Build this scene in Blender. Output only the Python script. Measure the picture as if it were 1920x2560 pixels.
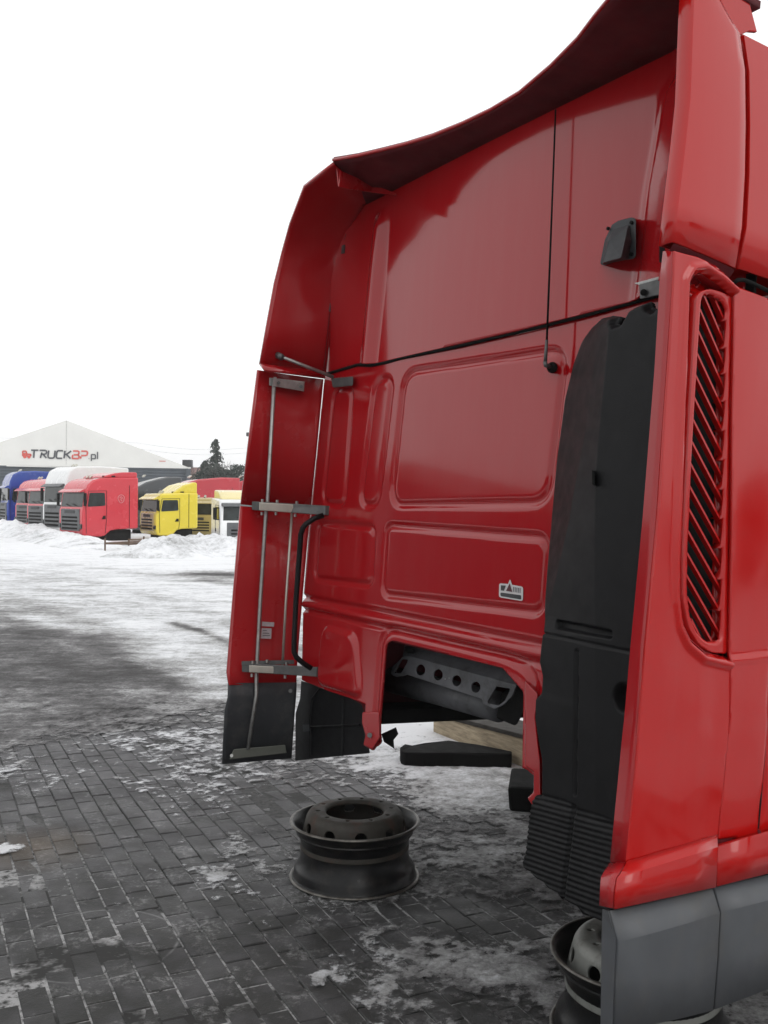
import bpy, bmesh, math, random
import numpy as np
from mathutils import Vector, Matrix
random.seed(7)
sc = bpy.context.scene
for o in list(bpy.data.objects): bpy.data.objects.remove(o)
R = math.radians

# ------------------------------------------------------------------ camera
FPX, EYE = 2489.0, 1.72
PITCH, ROLL = math.atan(25/FPX), R(.5)
fw = np.array([0, math.cos(PITCH), -math.sin(PITCH)]); r0 = np.array([1., 0, 0]); u0 = np.cross(r0, fw)
rt = r0*math.cos(ROLL) + u0*math.sin(ROLL); up = u0*math.cos(ROLL) - r0*math.sin(ROLL)
CAM = np.array([0, 0, EYE])
cam = bpy.data.cameras.new('camera'); camo = bpy.data.objects.new('camera', cam); sc.collection.objects.link(camo)
M = Matrix.Identity(4)
for i in range(3):
    M[i][0] = rt[i]; M[i][1] = up[i]; M[i][2] = -fw[i]; M[i][3] = CAM[i]
camo.matrix_world = M
cam.sensor_fit = 'VERTICAL'; cam.sensor_height = 36; cam.lens = FPX/2560*36; cam.clip_start = .05; cam.clip_end = 3000
sc.camera = camo

# ------------------------------------------------------------------ world, sun, exposure (overcast)
SUN_EL, SUN_ROT = R(38), R(150)
wd = bpy.data.worlds.new('World'); sc.world = wd; wd.use_nodes = True
nt = wd.node_tree; nt.nodes.clear()
wo = nt.nodes.new('ShaderNodeOutputWorld'); bg = nt.nodes.new('ShaderNodeBackground')
sk = nt.nodes.new('ShaderNodeTexSky'); sk.sky_type = 'NISHITA'; sk.sun_disc = False
sk.sun_elevation = SUN_EL; sk.sun_rotation = SUN_ROT; sk.dust_density = 4; sk.air_density = 1.4
hs = nt.nodes.new('ShaderNodeHueSaturation'); hs.inputs['Saturation'].default_value = .06
mx = nt.nodes.new('ShaderNodeMix'); mx.data_type = 'RGBA'; mx.inputs[0].default_value = .80
mx.inputs[7].default_value = (13.3, 13.4, 13.5, 1)        # the even cloud deck over the thin sky
nt.links.new(sk.outputs[0], hs.inputs['Color']); nt.links.new(hs.outputs[0], mx.inputs[6])
nt.links.new(mx.outputs[2], bg.inputs[0]); bg.inputs[1].default_value = .1
nt.links.new(bg.outputs[0], wo.inputs[0])
sl = bpy.data.lights.new('sun', 'SUN'); sl.energy = .5; sl.angle = R(35); sl.color = (1, .975, .94)
so = bpy.data.objects.new('sun', sl); sc.collection.objects.link(so)
sd = Vector((math.sin(SUN_ROT)*math.cos(SUN_EL), math.cos(SUN_ROT)*math.cos(SUN_EL), math.sin(SUN_EL)))
so.rotation_euler = sd.to_track_quat('Z', 'Y').to_euler(); so.location = (0, 0, 30)
vs = sc.view_settings; vs.view_transform = 'Standard'; vs.look = 'None'; vs.exposure = 0; vs.gamma = 1
vs.use_curve_mapping = False
sc.render.engine = 'CYCLES'; sc.cycles.max_bounces = 6; sc.cycles.glossy_bounces = 4; sc.cycles.diffuse_bounces = 3
try: sc.cycles.use_denoising = True
except Exception: pass

# ------------------------------------------------------------------ helpers
def col(o): sc.collection.objects.link(o); return o
def tag(o, label=None, cat=None, group=None, kind=None):
    if label: o['label'] = label
    if cat: o['category'] = cat
    if group: o['group'] = group
    if kind: o['kind'] = kind
    return o
def empty(name, loc=(0, 0, 0), rz=0, label=None, cat=None, group=None):
    o = bpy.data.objects.new(name, None); col(o); o.location = loc; o.rotation_euler = (0, 0, rz)
    o.empty_display_size = .2
    return tag(o, label, cat, group)
def mesh(name, V, F, mat, parent=None, smooth=False, sharp=None, bevel=0, seg=2, solid=0, off=0):
    me = bpy.data.meshes.new(name); me.from_pydata([tuple(map(float, v)) for v in V], [], F); me.update()
    if mat: me.materials.append(mat)
    o = bpy.data.objects.new(name, me); col(o)
    if parent: o.parent = parent
    if smooth: me.polygons.foreach_set('use_smooth', [True]*len(me.polygons))
    if solid:
        m = o.modifiers.new('s', 'SOLIDIFY'); m.thickness = solid; m.offset = off
    if bevel:
        m = o.modifiers.new('b', 'BEVEL'); m.width = bevel; m.segments = seg; m.limit_method = 'ANGLE'; m.angle_limit = R(35)
    if smooth and sharp:
        try:
            me.set_sharp_from_angle(angle=R(sharp))
        except Exception: pass
    return o
class MB:
    """collects shapes for one mesh object"""
    def __init__(s): s.V = []; s.F = []
    def add(s, V, F):
        n = len(s.V); s.V += [tuple(map(float, v)) for v in V]; s.F += [tuple(i+n for i in f) for f in F]; return s
    def box(s, a, b):
        x0, y0, z0 = a; x1, y1, z1 = b
        V = [(x, y, z) for x in (x0, x1) for y in (y0, y1) for z in (z0, z1)]
        return s.add(V, [(0, 1, 3, 2), (4, 6, 7, 5), (0, 4, 5, 1), (2, 3, 7, 6), (0, 2, 6, 4), (1, 5, 7, 3)])
    def prism(s, P, Q):
        """two matching rings of points"""
        n = len(P)
        return s.add(list(P)+list(Q), [tuple(range(n-1, -1, -1)), tuple(range(n, 2*n))] + [(i, (i+1) % n, n+(i+1) % n, n+i) for i in range(n)])
    def bar(s, a, b, w, h=None, upv=(0, 0, 1)):
        h = h or w; a = Vector(a); b = Vector(b); d = (b-a).normalized(); u = Vector(upv)
        if abs(d.dot(u)) > .95: u = Vector((1, 0, 0))
        x = d.cross(u).normalized(); y = x.cross(d)
        q = [x*w/2*i + y*h/2*j for i, j in ((-1, -1), (1, -1), (1, 1), (-1, 1))]
        return s.prism([a+k for k in q], [b+k for k in q])
    def tube(s, pts, r, n=10, r2=None):
        pts = [Vector(p) for p in pts]; rings = []; x = None
        for i, p in enumerate(pts):
            d = (pts[min(i+1, len(pts)-1)] - pts[max(i-1, 0)]).normalized()
            if x is None: x = d.orthogonal().normalized()
            x = (x - d*x.dot(d)).normalized(); y = d.cross(x)
            rr = r + (r2-r)*i/(len(pts)-1) if r2 is not None else r
            rings.append([p + (x*math.cos(t)+y*math.sin(t))*rr for t in [2*math.pi*k/n for k in range(n)]])
        V = [v for g in rings for v in g]; F = []
        for i in range(len(pts)-1):
            for k in range(n):
                F.append((i*n+k, i*n+(k+1) % n, (i+1)*n+(k+1) % n, (i+1)*n+k))
        F += [tuple(range(n-1, -1, -1)), tuple(range((len(pts)-1)*n, len(pts)*n))]
        return s.add(V, F)
    def build(s, name, mat, parent=None, **k): return mesh(name, s.V, s.F, mat, parent, **k)
def loft(name, rows, mat, parent=None, sub=1, smooth=True, sharp=28, **k):
    """ruled surface through rows of points"""
    n = len(rows[0]); V = [p for r in rows for p in r]
    F = [(i*n+j, i*n+j+1, (i+1)*n+j+1, (i+1)*n+j) for i in range(len(rows)-1) for j in range(n-1)]
    return mesh(name, V, F, mat, parent, smooth=smooth, sharp=sharp, **k)
def lerp(a, b, t): return tuple(a[i]+(b[i]-a[i])*t for i in range(len(a)))
def roundpoly(P, r, seg=6):
    out = []; n = len(P)
    for i in range(n):
        a = np.array(P[i-1], float); b = np.array(P[i], float); c = np.array(P[(i+1) % n], float)
        rr = r[i] if isinstance(r, (list, tuple)) else r
        if rr <= 0: out.append(tuple(b)); continue
        u = (a-b)/np.linalg.norm(a-b); v = (c-b)/np.linalg.norm(c-b)
        k = min(rr, .49*np.linalg.norm(a-b), .49*np.linalg.norm(c-b))
        p = b+u*k; q = b+v*k
        for t in np.linspace(0, 1, seg+1): out.append(tuple(p*(1-t)**2 + 2*b*t*(1-t) + q*t*t))
    return out
def sdpoly(P):
    P = np.array(P, float)
    def f(x, y):
        d = np.full(x.shape, 1e9); s = np.ones(x.shape)
        for i in range(len(P)):
            a = P[i]; b = P[i-1]; e = b-a; wx = x-a[0]; wy = y-a[1]
            t = np.clip((wx*e[0]+wy*e[1])/(e.dot(e)+1e-12), 0, 1)
            d = np.minimum(d, (wx-e[0]*t)**2+(wy-e[1]*t)**2)
            c1 = y >= a[1]; c2 = y < b[1]; c3 = e[0]*wy > e[1]*wx
            s = np.where((c1 & c2 & c3) | (~c1 & ~c2 & ~c3), -s, s)
        return s*np.sqrt(d)
    return f
def sheet(name, box, step, sdf, hfn, to3, mat, parent=None, **k):
    """a pressed sheet: cells inside the outline, edge snapped to it, relief from hfn"""
    x0, x1, y0, y1 = box
    nx = int((x1-x0)/step)+2; ny = int((y1-y0)/step)+2
    X, Y = np.meshgrid(x0+np.arange(nx)*step, y0+np.arange(ny)*step, indexing='ij')
    s = sdf(X, Y); e = step*.2
    gx = (sdf(X+e, Y)-sdf(X-e, Y))/(2*e); gy = (sdf(X, Y+e)-sdf(X, Y-e))/(2*e)
    near = (s > 0) & (s < step*1.5)
    X = np.where(near, X-gx*s, X); Y = np.where(near, Y-gy*s, Y)
    ins = s <= 0; ok = s < step*1.5
    I = np.zeros(s.shape, int)-1
    cell = ok[:-1, :-1] & ok[1:, :-1] & ok[:-1, 1:] & ok[1:, 1:] & (ins[:-1, :-1] | ins[1:, :-1] | ins[:-1, 1:] | ins[1:, 1:])
    use = np.zeros(s.shape, bool)
    for a in (0, 1):
        for b in (0, 1): use[a:nx-1+a, b:ny-1+b] |= cell
    I[use] = np.arange(use.sum())
    H = hfn(X, Y) if hfn else np.zeros(X.shape)
    V = to3(X[use], Y[use], H[use])
    ci, cj = np.nonzero(cell)
    F = np.stack([I[ci, cj], I[ci+1, cj], I[ci+1, cj+1], I[ci, cj+1]], 1)
    me = bpy.data.meshes.new(name); me.from_pydata(np.stack(V, 1).tolist(), [], F.tolist()); me.update()
    me.materials.append(mat); me.polygons.foreach_set('use_smooth', [True]*len(me.polygons))
    o = bpy.data.objects.new(name, me); col(o)
    if parent: o.parent = parent
    if k.get('solid'):
        m = o.modifiers.new('s', 'SOLIDIFY'); m.thickness = k['solid']; m.offset = k.get('off', -1)
    return o
def vnoise(x, y, seed=0):
    xi = np.floor(x).astype(np.int64); yi = np.floor(y).astype(np.int64); fx = x-xi; fy = y-yi
    def h(a, b):
        n = (a*374761393 + b*668265263 + seed*974711) & 0xffffffff
        n = ((n ^ (n >> 13))*1274126177) & 0xffffffff
        return ((n ^ (n >> 16)) & 0xffff)/65535.
    fx = fx*fx*(3-2*fx); fy = fy*fy*(3-2*fy)
    return (h(xi, yi)*(1-fx)+h(xi+1, yi)*fx)*(1-fy)+(h(xi, yi+1)*(1-fx)+h(xi+1, yi+1)*fx)*fy
def fbm(x, y, sc_=1., octv=4, seed=0, gain=.5):
    t = 0; a = 1; w = 0; x = x*sc_; y = y*sc_
    for i in range(octv):
        t = t+a*vnoise(x, y, seed+i*17); w += a; a *= gain; x = x*2.03+5.1; y = y*1.97+3.7
    return t/w*2-1

# ------------------------------------------------------------------ materials
def new_mat(name):
    m = bpy.data.materials.new(name); m.use_nodes = True; n = m.node_tree; n.nodes.clear()
    o = n.nodes.new('ShaderNodeOutputMaterial'); b = n.nodes.new('ShaderNodeBsdfPrincipled'); n.links.new(b.outputs[0], o.inputs[0])
    return m, n, b
def N(n, t, **k):
    x = n.nodes.new(t)
    for a, v in k.items():
        if a in x.inputs: x.inputs[a].default_value = v
        else: setattr(x, a, v)
    return x
def noise_f(n, scale, detail=4, rough=.55, pos='obj', stretch=None, dist=0):
    tc = n.nodes.new('ShaderNodeTexCoord') if pos == 'obj' else n.nodes.new('ShaderNodeNewGeometry')
    src = tc.outputs['Object'] if pos == 'obj' else tc.outputs['Position']
    if stretch:
        mp = n.nodes.new('ShaderNodeMapping'); mp.inputs['Scale'].default_value = stretch; n.links.new(src, mp.inputs[0]); src = mp.outputs[0]
    x = N(n, 'ShaderNodeTexNoise'); x.inputs['Scale'].default_value = scale; x.inputs['Detail'].default_value = detail
    x.inputs['Roughness'].default_value = rough; x.inputs['Distortion'].default_value = dist
    n.links.new(src, x.inputs['Vector']); return x.outputs['Fac']
def ramp(n, fac, stops):
    x = n.nodes.new('ShaderNodeValToRGB'); e = x.color_ramp.elements
    while len(e) < len(stops): e.new(.5)
    for i, (p, c) in enumerate(stops):
        e[i].position = p; e[i].color = (c, c, c, 1) if not hasattr(c, '__len__') else (*c, 1)
    n.links.new(fac, x.inputs[0]); return x.outputs[0]
def mixc(n, fac, a, b):
    x = n.nodes.new('ShaderNodeMix'); x.data_type = 'RGBA'
    for i, v in ((0, fac), (6, a), (7, b)):
        if hasattr(v, 'is_linked') or hasattr(v, 'node'): n.links.new(v, x.inputs[i])
        else: x.inputs[i].default_value = (*v, 1) if hasattr(v, '__len__') else v
    return x.outputs[2]
def bump(n, b, h, s, d=.01):
    x = n.nodes.new('ShaderNodeBump'); x.inputs['Strength'].default_value = s; x.inputs['Distance'].default_value = d
    n.links.new(h, x.inputs['Height']); n.links.new(x.outputs[0], b.inputs['Normal'])
def simple(name, c, rough=.5, metal=0, var=.15, scale=6, spec=.5, coat=0, bmp=0, bs=200, dirt=None, stretch=None):
    m, n, b = new_mat(name)
    f = noise_f(n, scale, 5, .6, stretch=stretch)
    c2 = tuple(x*(1-var) for x in c); c3 = tuple(min(1, x*(1+var)) for x in c)
    cc = ramp(n, f, [(.3, c2), (.7, c3)])
    if dirt:
        f2 = ramp(n, noise_f(n, scale*1.7, 8, .7, stretch=stretch), [(dirt[1], 0), (dirt[2], 1)])
        cc = mixc(n, f2, cc, dirt[0])
    n.links.new(cc, b.inputs['Base Color'])
    rr = ramp(n, noise_f(n, scale*2.3, 4), [(.3, max(0, rough*.85)), (.7, min(1, rough*1.2))]); n.links.new(rr, b.inputs['Roughness'])
    b.inputs['Metallic'].default_value = metal; b.inputs['Specular IOR Level'].default_value = spec
    b.inputs['Coat Weight'].default_value = coat; b.inputs['Coat Roughness'].default_value = .08
    if bmp: bump(n, b, noise_f(n, bs, 3), bmp, .002)
    return m
def paint(name, c, dust=(.40, .14, .13), amount=.22, rough=.22):
    m, n, b = new_mat(name)
    streak = noise_f(n, 14, 6, .7, stretch=(1, 1, .12))
    cloud = noise_f(n, 2.2, 6, .62)
    a = ramp(n, streak, [(.42, 0), (.75, amount)]); a2 = ramp(n, cloud, [(.4, 0), (.8, amount*.7)])
    base = mixc(n, a, c, dust); base = mixc(n, a2, base, tuple(.55*x+.45*y for x, y in zip(c, dust)))
    b.inputs['Specular IOR Level'].default_value = .36
    n.links.new(base, b.inputs['Base Color'])
    rr = ramp(n, cloud, [(.35, rough), (.75, rough+.14)]); n.links.new(rr, b.inputs['Roughness'])
    b.inputs['Coat Weight'].default_value = .35; b.inputs['Coat Roughness'].default_value = .05
    bump(n, b, noise_f(n, 60, 2), .02, .001)
    return m
MT = {}
MT['red'] = paint('red_paint', (.31, .006, .009), amount=.05, rough=.22)
MT['redin'] = paint('red_paint_rear', (.30, .004, .007), amount=.04, rough=.07)
MT['cowl']=None
MT['redside'] = paint('red_paint_side', (.40, .004, .003), amount=.025, rough=.08)
MT['redunder'] = simple('dark_red_underside', (.10, .012, .016), .75, var=.3, scale=5, spec=.2)  # darker, duller red for undersides, linings and gaps
MT['black'] = simple('black_plastic', (.0055, .0055, .0062), .45, var=.2, scale=8, spec=.16, bmp=.25, bs=500, dirt=((.013, .013, .013), .55, .9))
MT['rubber'] = simple('black_rubber', (.008, .008, .008), .9, var=.2, spec=.1)
MT['dark'] = simple('dark_interior', (.008, .008, .008), .9, var=.2, spec=.1)
MT['greyp'] = simple('grey_bumper_plastic', (.066, .070, .077), .5, var=.1, scale=4, bmp=.2, bs=600, dirt=((.085, .08, .07), .5, .9))
MT['greyd'] = simple('grey_inner_plastic', (.028, .030, .034), .6, var=.15, scale=5, bmp=.2, bs=400, dirt=((.09, .085, .08), .5, .9))
MT['steel'] = simple('galvanised_steel', (.33, .33, .32), .42, .85, var=.2, scale=20, dirt=((.16, .13, .10), .55, .8))
MT['alu'] = simple('aluminium_profile', (.45, .44, .39), .4, .6, var=.12, scale=15, dirt=((.25, .21, .12), .6, .85))
MT['steeld'] = simple('dull_dark_steel', (.10, .10, .10), .5, .6, var=.25, scale=18)
MT['castgrey'] = simple('grey_painted_steel', (.09, .092, .10), .5, .0, var=.2, scale=8, dirt=((.02, .018, .016), .5, .8))
MT['rim'] = simple('rusty_rim_steel', (.005, .005, .0055), .32, .0, var=.3, spec=.25, scale=9, dirt=((.026, .022, .018), .5, .8), bmp=.3, bs=120)
MT['disc'] = simple('rusty_wheel_disc', (.026, .023, .018), .7, .1, var=.25, scale=9, dirt=((.05, .022, .014), .5, .72), bmp=.5, bs=150)
MT['disc2'] = simple('silver_wheel_disc', (.19, .195, .18), .5, .3, var=.18, scale=9, dirt=((.06, .055, .045), .5, .78))
MT['rimedge'] = simple('worn_rim_lip', (.11, .105, .095), .4, .5, var=.5, scale=14, dirt=((.04, .03, .022), .45, .7))
MT['wood'] = simple('weathered_timber', (.36, .30, .21), .85, var=.3, scale=7, spec=.2, bmp=.15, bs=60, dirt=((.15, .12, .08), .45, .75), stretch=(.6, .6, 5))
MT['hallwhite'] = simple('white_tarpaulin', (.70, .70, .67), .6, var=.05, scale=.5)
MT['halldark'] = simple('dark_blue_cladding', (.062, .075, .088), .55, var=.12, scale=1)
MT['snowcap'] = simple('snow_on_roofs', (.85, .86, .88), .8, var=.04)
MT['txtdark'] = simple('dark_lettering', (.07, .075, .085), .6, var=.05)
MT['txtred'] = simple('red_lettering', (.60, .10, .08), .6, var=.05)
MT['glass'] = simple('cab_glass', (.018, .024, .024), .10, var=.7, scale=2.5, spec=.3)
MT['grille'] = simple('grey_grille', (.10, .105, .11), .45, .3, var=.2)
MT['brown'] = simple('rusty_angle_iron', (.12, .075, .05), .8, var=.3)
MT['sticker'] = simple('sticker_white', (.50, .48, .48), .5, var=.08, scale=30)
MT['stickerin'] = simple('faded_sticker', (.30, .26, .27), .6, var=.15, scale=60)
MT['housewall'] = simple('cream_render', (.5, .47, .38), .8, var=.08)
MT['roof'] = simple('brown_red_roof_tiles', (.19, .11, .10), .8, var=.15)
MT['needle'] = simple('spruce_needles', (.035, .05, .042), .8, var=.4, scale=1)
MT['twig'] = simple('bare_twigs', (.10, .09, .085), .9, var=.3)
def cabpaint(name, c, r=.25): return simple(name, c, r, var=.06, scale=.8, coat=.4)
CP = dict(red=cabpaint('signal_red_cab_paint', (.56, .028, .045)), crimson=cabpaint('crimson_cab_paint', (.44, .02, .035)), white=cabpaint('white_cab_paint', (.75, .76, .76)),
          blue=cabpaint('blue_cab_paint', (.006, .045, .30)), yellow=cabpaint('yellow_cab_paint', (.72, .58, .04)),
          black=cabpaint('dark_grey_cab_paint', (.05, .055, .06)), beige=cabpaint('beige_cab_paint', (.45, .36, .14)), cream=cabpaint('cream_spoiler_paint', (.74, .64, .32)))

# ------------------------------------------------------------------ rays to planes
def ray(u, v): return fw + rt*(u-960)/FPX + up*(1280-v)/FPX
def gp(u, v, z=0.):
    d = ray(u, v); t = (z-EYE)/d[2]; P = CAM + d*t; return (float(P[0]), float(P[1]))
def at(u, v, Y):
    d = ray(u, v); P = CAM + d*(Y/d[1]); return Vector(P)

# ------------------------------------------------------------------ ground: paving, frozen joints, snow
A = np.array([.43, -.903]); A /= np.linalg.norm(A); B = np.array([-A[1], A[0]])
def tow(a, b): return (A[0]*a+B[0]*b, A[1]*a+B[1]*b)
PAVE = [gp(*q) for q in [(-700, 2700), (-420, 1990), (60, 1875), (250, 1835), (560, 1800), (700, 1880), (725, 1940), (660, 2010), (680, 2120), (800, 2250), (930, 2300), (1010, 2400), (1110, 2480), (1190, 2640), (1190, 3600), (-700, 3600)]]
pave_sd = sdpoly(PAVE)
WHEELSPOT = gp(885, 2215)
def snow_t(x, y):
    sd_ = pave_sd(x, y)
    t = .020*np.tanh(sd_/1.1)
    t = t + .018*fbm(x, y, 1.5, 5, 3) + .014*fbm(x, y, 8, 4, 11, .6) + .013*fbm(x, y, 30, 3, 23, .7)
    # drier patches that show paving through the slush
    for (u, v, rx, ry, k) in [(1160, 2285, .32, .13, .040), (900, 2010, .5, .5, .02), (1120, 2080, .5, .3, .006), (1050, 2190, .5, .25, .006), (1250, 2330, .5, .2, .02), (310, 1900, .8, .6, .0)]:
        cx, cy = gp(u, v); t = t - k*np.exp(-((x-cx)/rx)**2-((y-cy)/ry)**2)
    for (u, v, r_, k) in [(810, 2445, .075, .028), (85, 2500, .05, .016), (450, 2390, .06, .008), (320, 2130, .06, .012), (225, 2245, .06, .010), (1180, 2420, .25, .018), (1010, 2330, .25, .014), (15, 2125, .08, .026), (540, 2190, .08, .014), (140, 2535, .16, .016)]:
        cx, cy = gp(u, v); t = t + k*np.exp(-((x-cx)**2+(y-cy)**2)/r_**2)*(1+.8*fbm(x, y, 22, 3, 5))
    near = np.clip((9-y)/4, 0, 1)
    return t - .006*near - .012*np.clip((4.6-y)/1.5, 0, 1)*(sd_ < .3)
# snow material: clean factor carried as an attribute of the snow itself
def snow_mat():
    m, n, b = new_mat('trodden_snow')
    at_ = N(n, 'ShaderNodeAttribute'); at_.attribute_name = 'clean'
    fine = noise_f(n, 6.5, 12, .76, 'w', dist=.5); mid = noise_f(n, 1.3, 9, .68, 'w', stretch=(.7, 1.3, 1), dist=.5)
    ad = N(n, 'ShaderNodeMath', operation='ADD'); ad.inputs[1].default_value = 0
    a1 = N(n, 'ShaderNodeMath', operation='MULTIPLY_ADD'); n.links.new(fine, a1.inputs[0]); a1.inputs[1].default_value = 1.1; n.links.new(at_.outputs['Fac'], a1.inputs[2])
    a2 = N(n, 'ShaderNodeMath', operation='MULTIPLY_ADD'); n.links.new(mid, a2.inputs[0]); a2.inputs[1].default_value = 1.15; n.links.new(a1.outputs[0], a2.inputs[2])
    a3 = N(n, 'ShaderNodeMath', operation='SUBTRACT'); n.links.new(a2.outputs[0], a3.inputs[0]); a3.inputs[1].default_value = 1.125
    grit = noise_f(n, 42, 6, .75, 'w'); a4 = N(n, 'ShaderNodeMath', operation='MULTIPLY_ADD'); n.links.new(grit, a4.inputs[0]); a4.inputs[1].default_value = .7; n.links.new(a3.outputs[0], a4.inputs[2])
    a3 = N(n, 'ShaderNodeMath', operation='SUBTRACT'); n.links.new(a4.outputs[0], a3.inputs[0]); a3.inputs[1].default_value = .35
    c = ramp(n, a3.outputs[0], [(.0, (.040, .038, .038)), (.22, (.085, .082, .083)), (.42, (.18, .176, .178)), (.62, (.40, .40, .40)), (.85, (.72, .73, .75)), (1, (.86, .87, .89))])
    n.links.new(c, b.inputs['Base Color']); b.inputs['Roughness'].default_value = .75; b.inputs['Specular IOR Level'].default_value = .3
    bump(n, b, noise_f(n, 20, 10, .8, 'w'), 1., .03)
    cv = N(n, 'ShaderNodeAttribute'); cv.attribute_name = 'cover'
    g1 = noise_f(n, 28, 8, .8, 'w'); ma = N(n, 'ShaderNodeMath', operation='MULTIPLY_ADD'); n.links.new(g1, ma.inputs[0]); ma.inputs[1].default_value = 1.9; n.links.new(cv.outputs['Fac'], ma.inputs[2])
    mr_ = N(n, 'ShaderNodeMapRange'); n.links.new(ma.outputs[0], mr_.inputs[0]); mr_.inputs[1].default_value = 1.22; mr_.inputs[2].default_value = 1.62
    n.links.new(mr_.outputs[0], b.inputs['Alpha'])
    return m
MT['snow'] = snow_mat()
def clean_at(x, y, lift):
    """how clean the trodden snow is: trampled and grey by the cab, white out in the yard"""
    P = np.array([(gp(u, v)[0], gp(u, v)[1], c) for (u, v, c) in [
        (100, 2500, .50), (600, 2500, .52), (1150, 2400, .50), (1350, 2500, .34), (1250, 2250, .34), (1100, 2080, .42), (1200, 1980, .58), (800, 1960, .60), (950, 1930, .74),
        (1400, 1960, .66), (1050, 1830, .98), (1150, 1790, 1.1), (60, 1950, .44), (0, 1830, .34), (120, 1780, .32), (300, 1780, .32), (480, 1750, .42), (560, 1700, .55), (100, 1700, .26), (260, 1690, .24), (400, 1700, .40),
        (0, 1620, .30), (100, 1610, .30), (200, 1610, .36), (330, 1620, .52), (450, 1620, .70), (540, 1600, .80), (0, 1530, .46), (130, 1540, .58), (260, 1540, .74), (400, 1540, .82), (520, 1520, .90),
        (0, 1480, .66), (150, 1470, .80), (300, 1470, .90), (450, 1460, .96), (0, 1430, .82), (200, 1410, .96), (400, 1400, 1.08), (100, 1370, 1.05), (570, 1400, 1.05), (560, 1470, .98), (0, 1340, 1.05), (500, 1340, 1.05)]])
    lx = np.log(np.maximum(y, 1.5))*6; ax = x/np.maximum(y, 1.5)*14
    px = np.log(P[:, 1])*6; pax = P[:, 0]/P[:, 1]*14
    num = 0; den = 0
    for i in range(len(P)):
        w = 1/(((lx-px[i])**2*1.0+(ax-pax[i])**2*.25)+.02)**1.7; num = num+w*P[i, 2]; den = den+w
    c = num/den + lift
    def along(px, w):
        Q = [gp(*q) for q in px]; d = np.full(x.shape, 1e9)
        for a, b in zip(Q, Q[1:]):
            ex, ey = b[0]-a[0], b[1]-a[1]; t = np.clip(((x-a[0])*ex+(y-a[1])*ey)/(ex*ex+ey*ey), 0, 1); d = np.minimum(d, np.hypot(x-a[0]-ex*t, y-a[1]-ey*t))
        return np.exp(-(d/w)**2)
    wob = .6+.8*vnoise(x*2.2, y*2.2, 77)
    for px, w, k in [([(430, 1562), (500, 1581), (590, 1618)], .09, -.5), ([(230, 1598), (300, 1648), (430, 1720)], .22, -.26), ([(30, 1560), (120, 1640), (260, 1760)], .3, -.14), ([(330, 1560), (420, 1640), (560, 1745)], .3, .14),
                     ([(-50, 1500), (200, 1580), (420, 1690)], .25, .16), ([(-50, 1460), (250, 1530), (500, 1640), (590, 1700)], .35, .12), ([(0, 1420), (300, 1470), (600, 1560)], .3, -.10), ([(518, 1438), (600, 1442)], .9, -.75), ([(525, 1455), (600, 1462)], .5, -.5), ([(-20, 1400), (300, 1425), (600, 1495)], .35, -.10)]:
        c = c + k*along(px, w)*wob
    ps = pave_sd(x, y); c = np.where((ps < 0) & (y < 9), np.maximum(c, .55+.3*np.clip(-ps/.3, 0, 1)), c)
    return np.clip(c, 0, 1.2)
def snow_patch(name, xs, ys, drop=None):
    X, Y = np.meshgrid(xs, ys, indexing='ij'); t = snow_t(X, Y)
    far = np.clip((Y-9)/6, 0, 1)
    Z = np.where(far > 0, t*(1-far)+far*(.03+.02*fbm(X, Y, .6, 5, 31)), t)
    if drop is not None: Z = Z - drop(X, Y)
    c = clean_at(X, Y, np.clip(t*8, -.06, .20)*(1-far))
    cov = np.where(far > 0, 2., np.clip((t+.014)/.026, 0, 2)); Z = np.where(far > 0, Z, np.maximum(Z*.6, .0078))
    nx, ny = X.shape; I = np.arange(nx*ny).reshape(nx, ny)
    keep = (np.maximum.reduce([cov[:-1, :-1], cov[1:, :-1], cov[:-1, 1:], cov[1:, 1:]]) > .02)
    ci, cj = np.nonzero(keep)
    F = np.stack([I[ci, cj], I[ci+1, cj], I[ci+1, cj+1], I[ci, cj+1]], 1)
    V = np.stack([X.ravel(), Y.ravel(), np.maximum(Z.ravel(), -.02)], 1)
    us = np.unique(F); mp = np.zeros(len(V), int); mp[us] = np.arange(len(us))
    me = bpy.data.meshes.new(name); me.from_pydata(V[us].tolist(), [], mp[F].tolist()); me.update()
    at_ = me.attributes.new('clean', 'FLOAT', 'POINT'); at_.data.foreach_set('value', c.ravel()[us].astype(np.float32))
    at2 = me.attributes.new('cover', 'FLOAT', 'POINT'); at2.data.foreach_set('value', cov.ravel()[us].astype(np.float32))
    me.polygons.foreach_set('use_smooth', [True]*len(me.polygons)); me.materials.append(MT['snow'])
    return col(bpy.data.objects.new(name, me))
s1 = snow_patch('snow_cover', np.arange(-2.7, 2.7, .0125), np.arange(2.7, 6.0+.0125, .0125)); tag(s1, kind='structure')
s1 = snow_patch('snow_cover', np.arange(-4.2, 4.2, .024), np.arange(6.0, 9.0, .024)); tag(s1, kind='structure')
ys = np.concatenate([np.linspace(9.0-.024*0, 16, 90), np.geomspace(16.2, 290, 150)])
def wide(ys_):
    k = 260; U = np.linspace(-1, 1, k)
    return U
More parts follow.
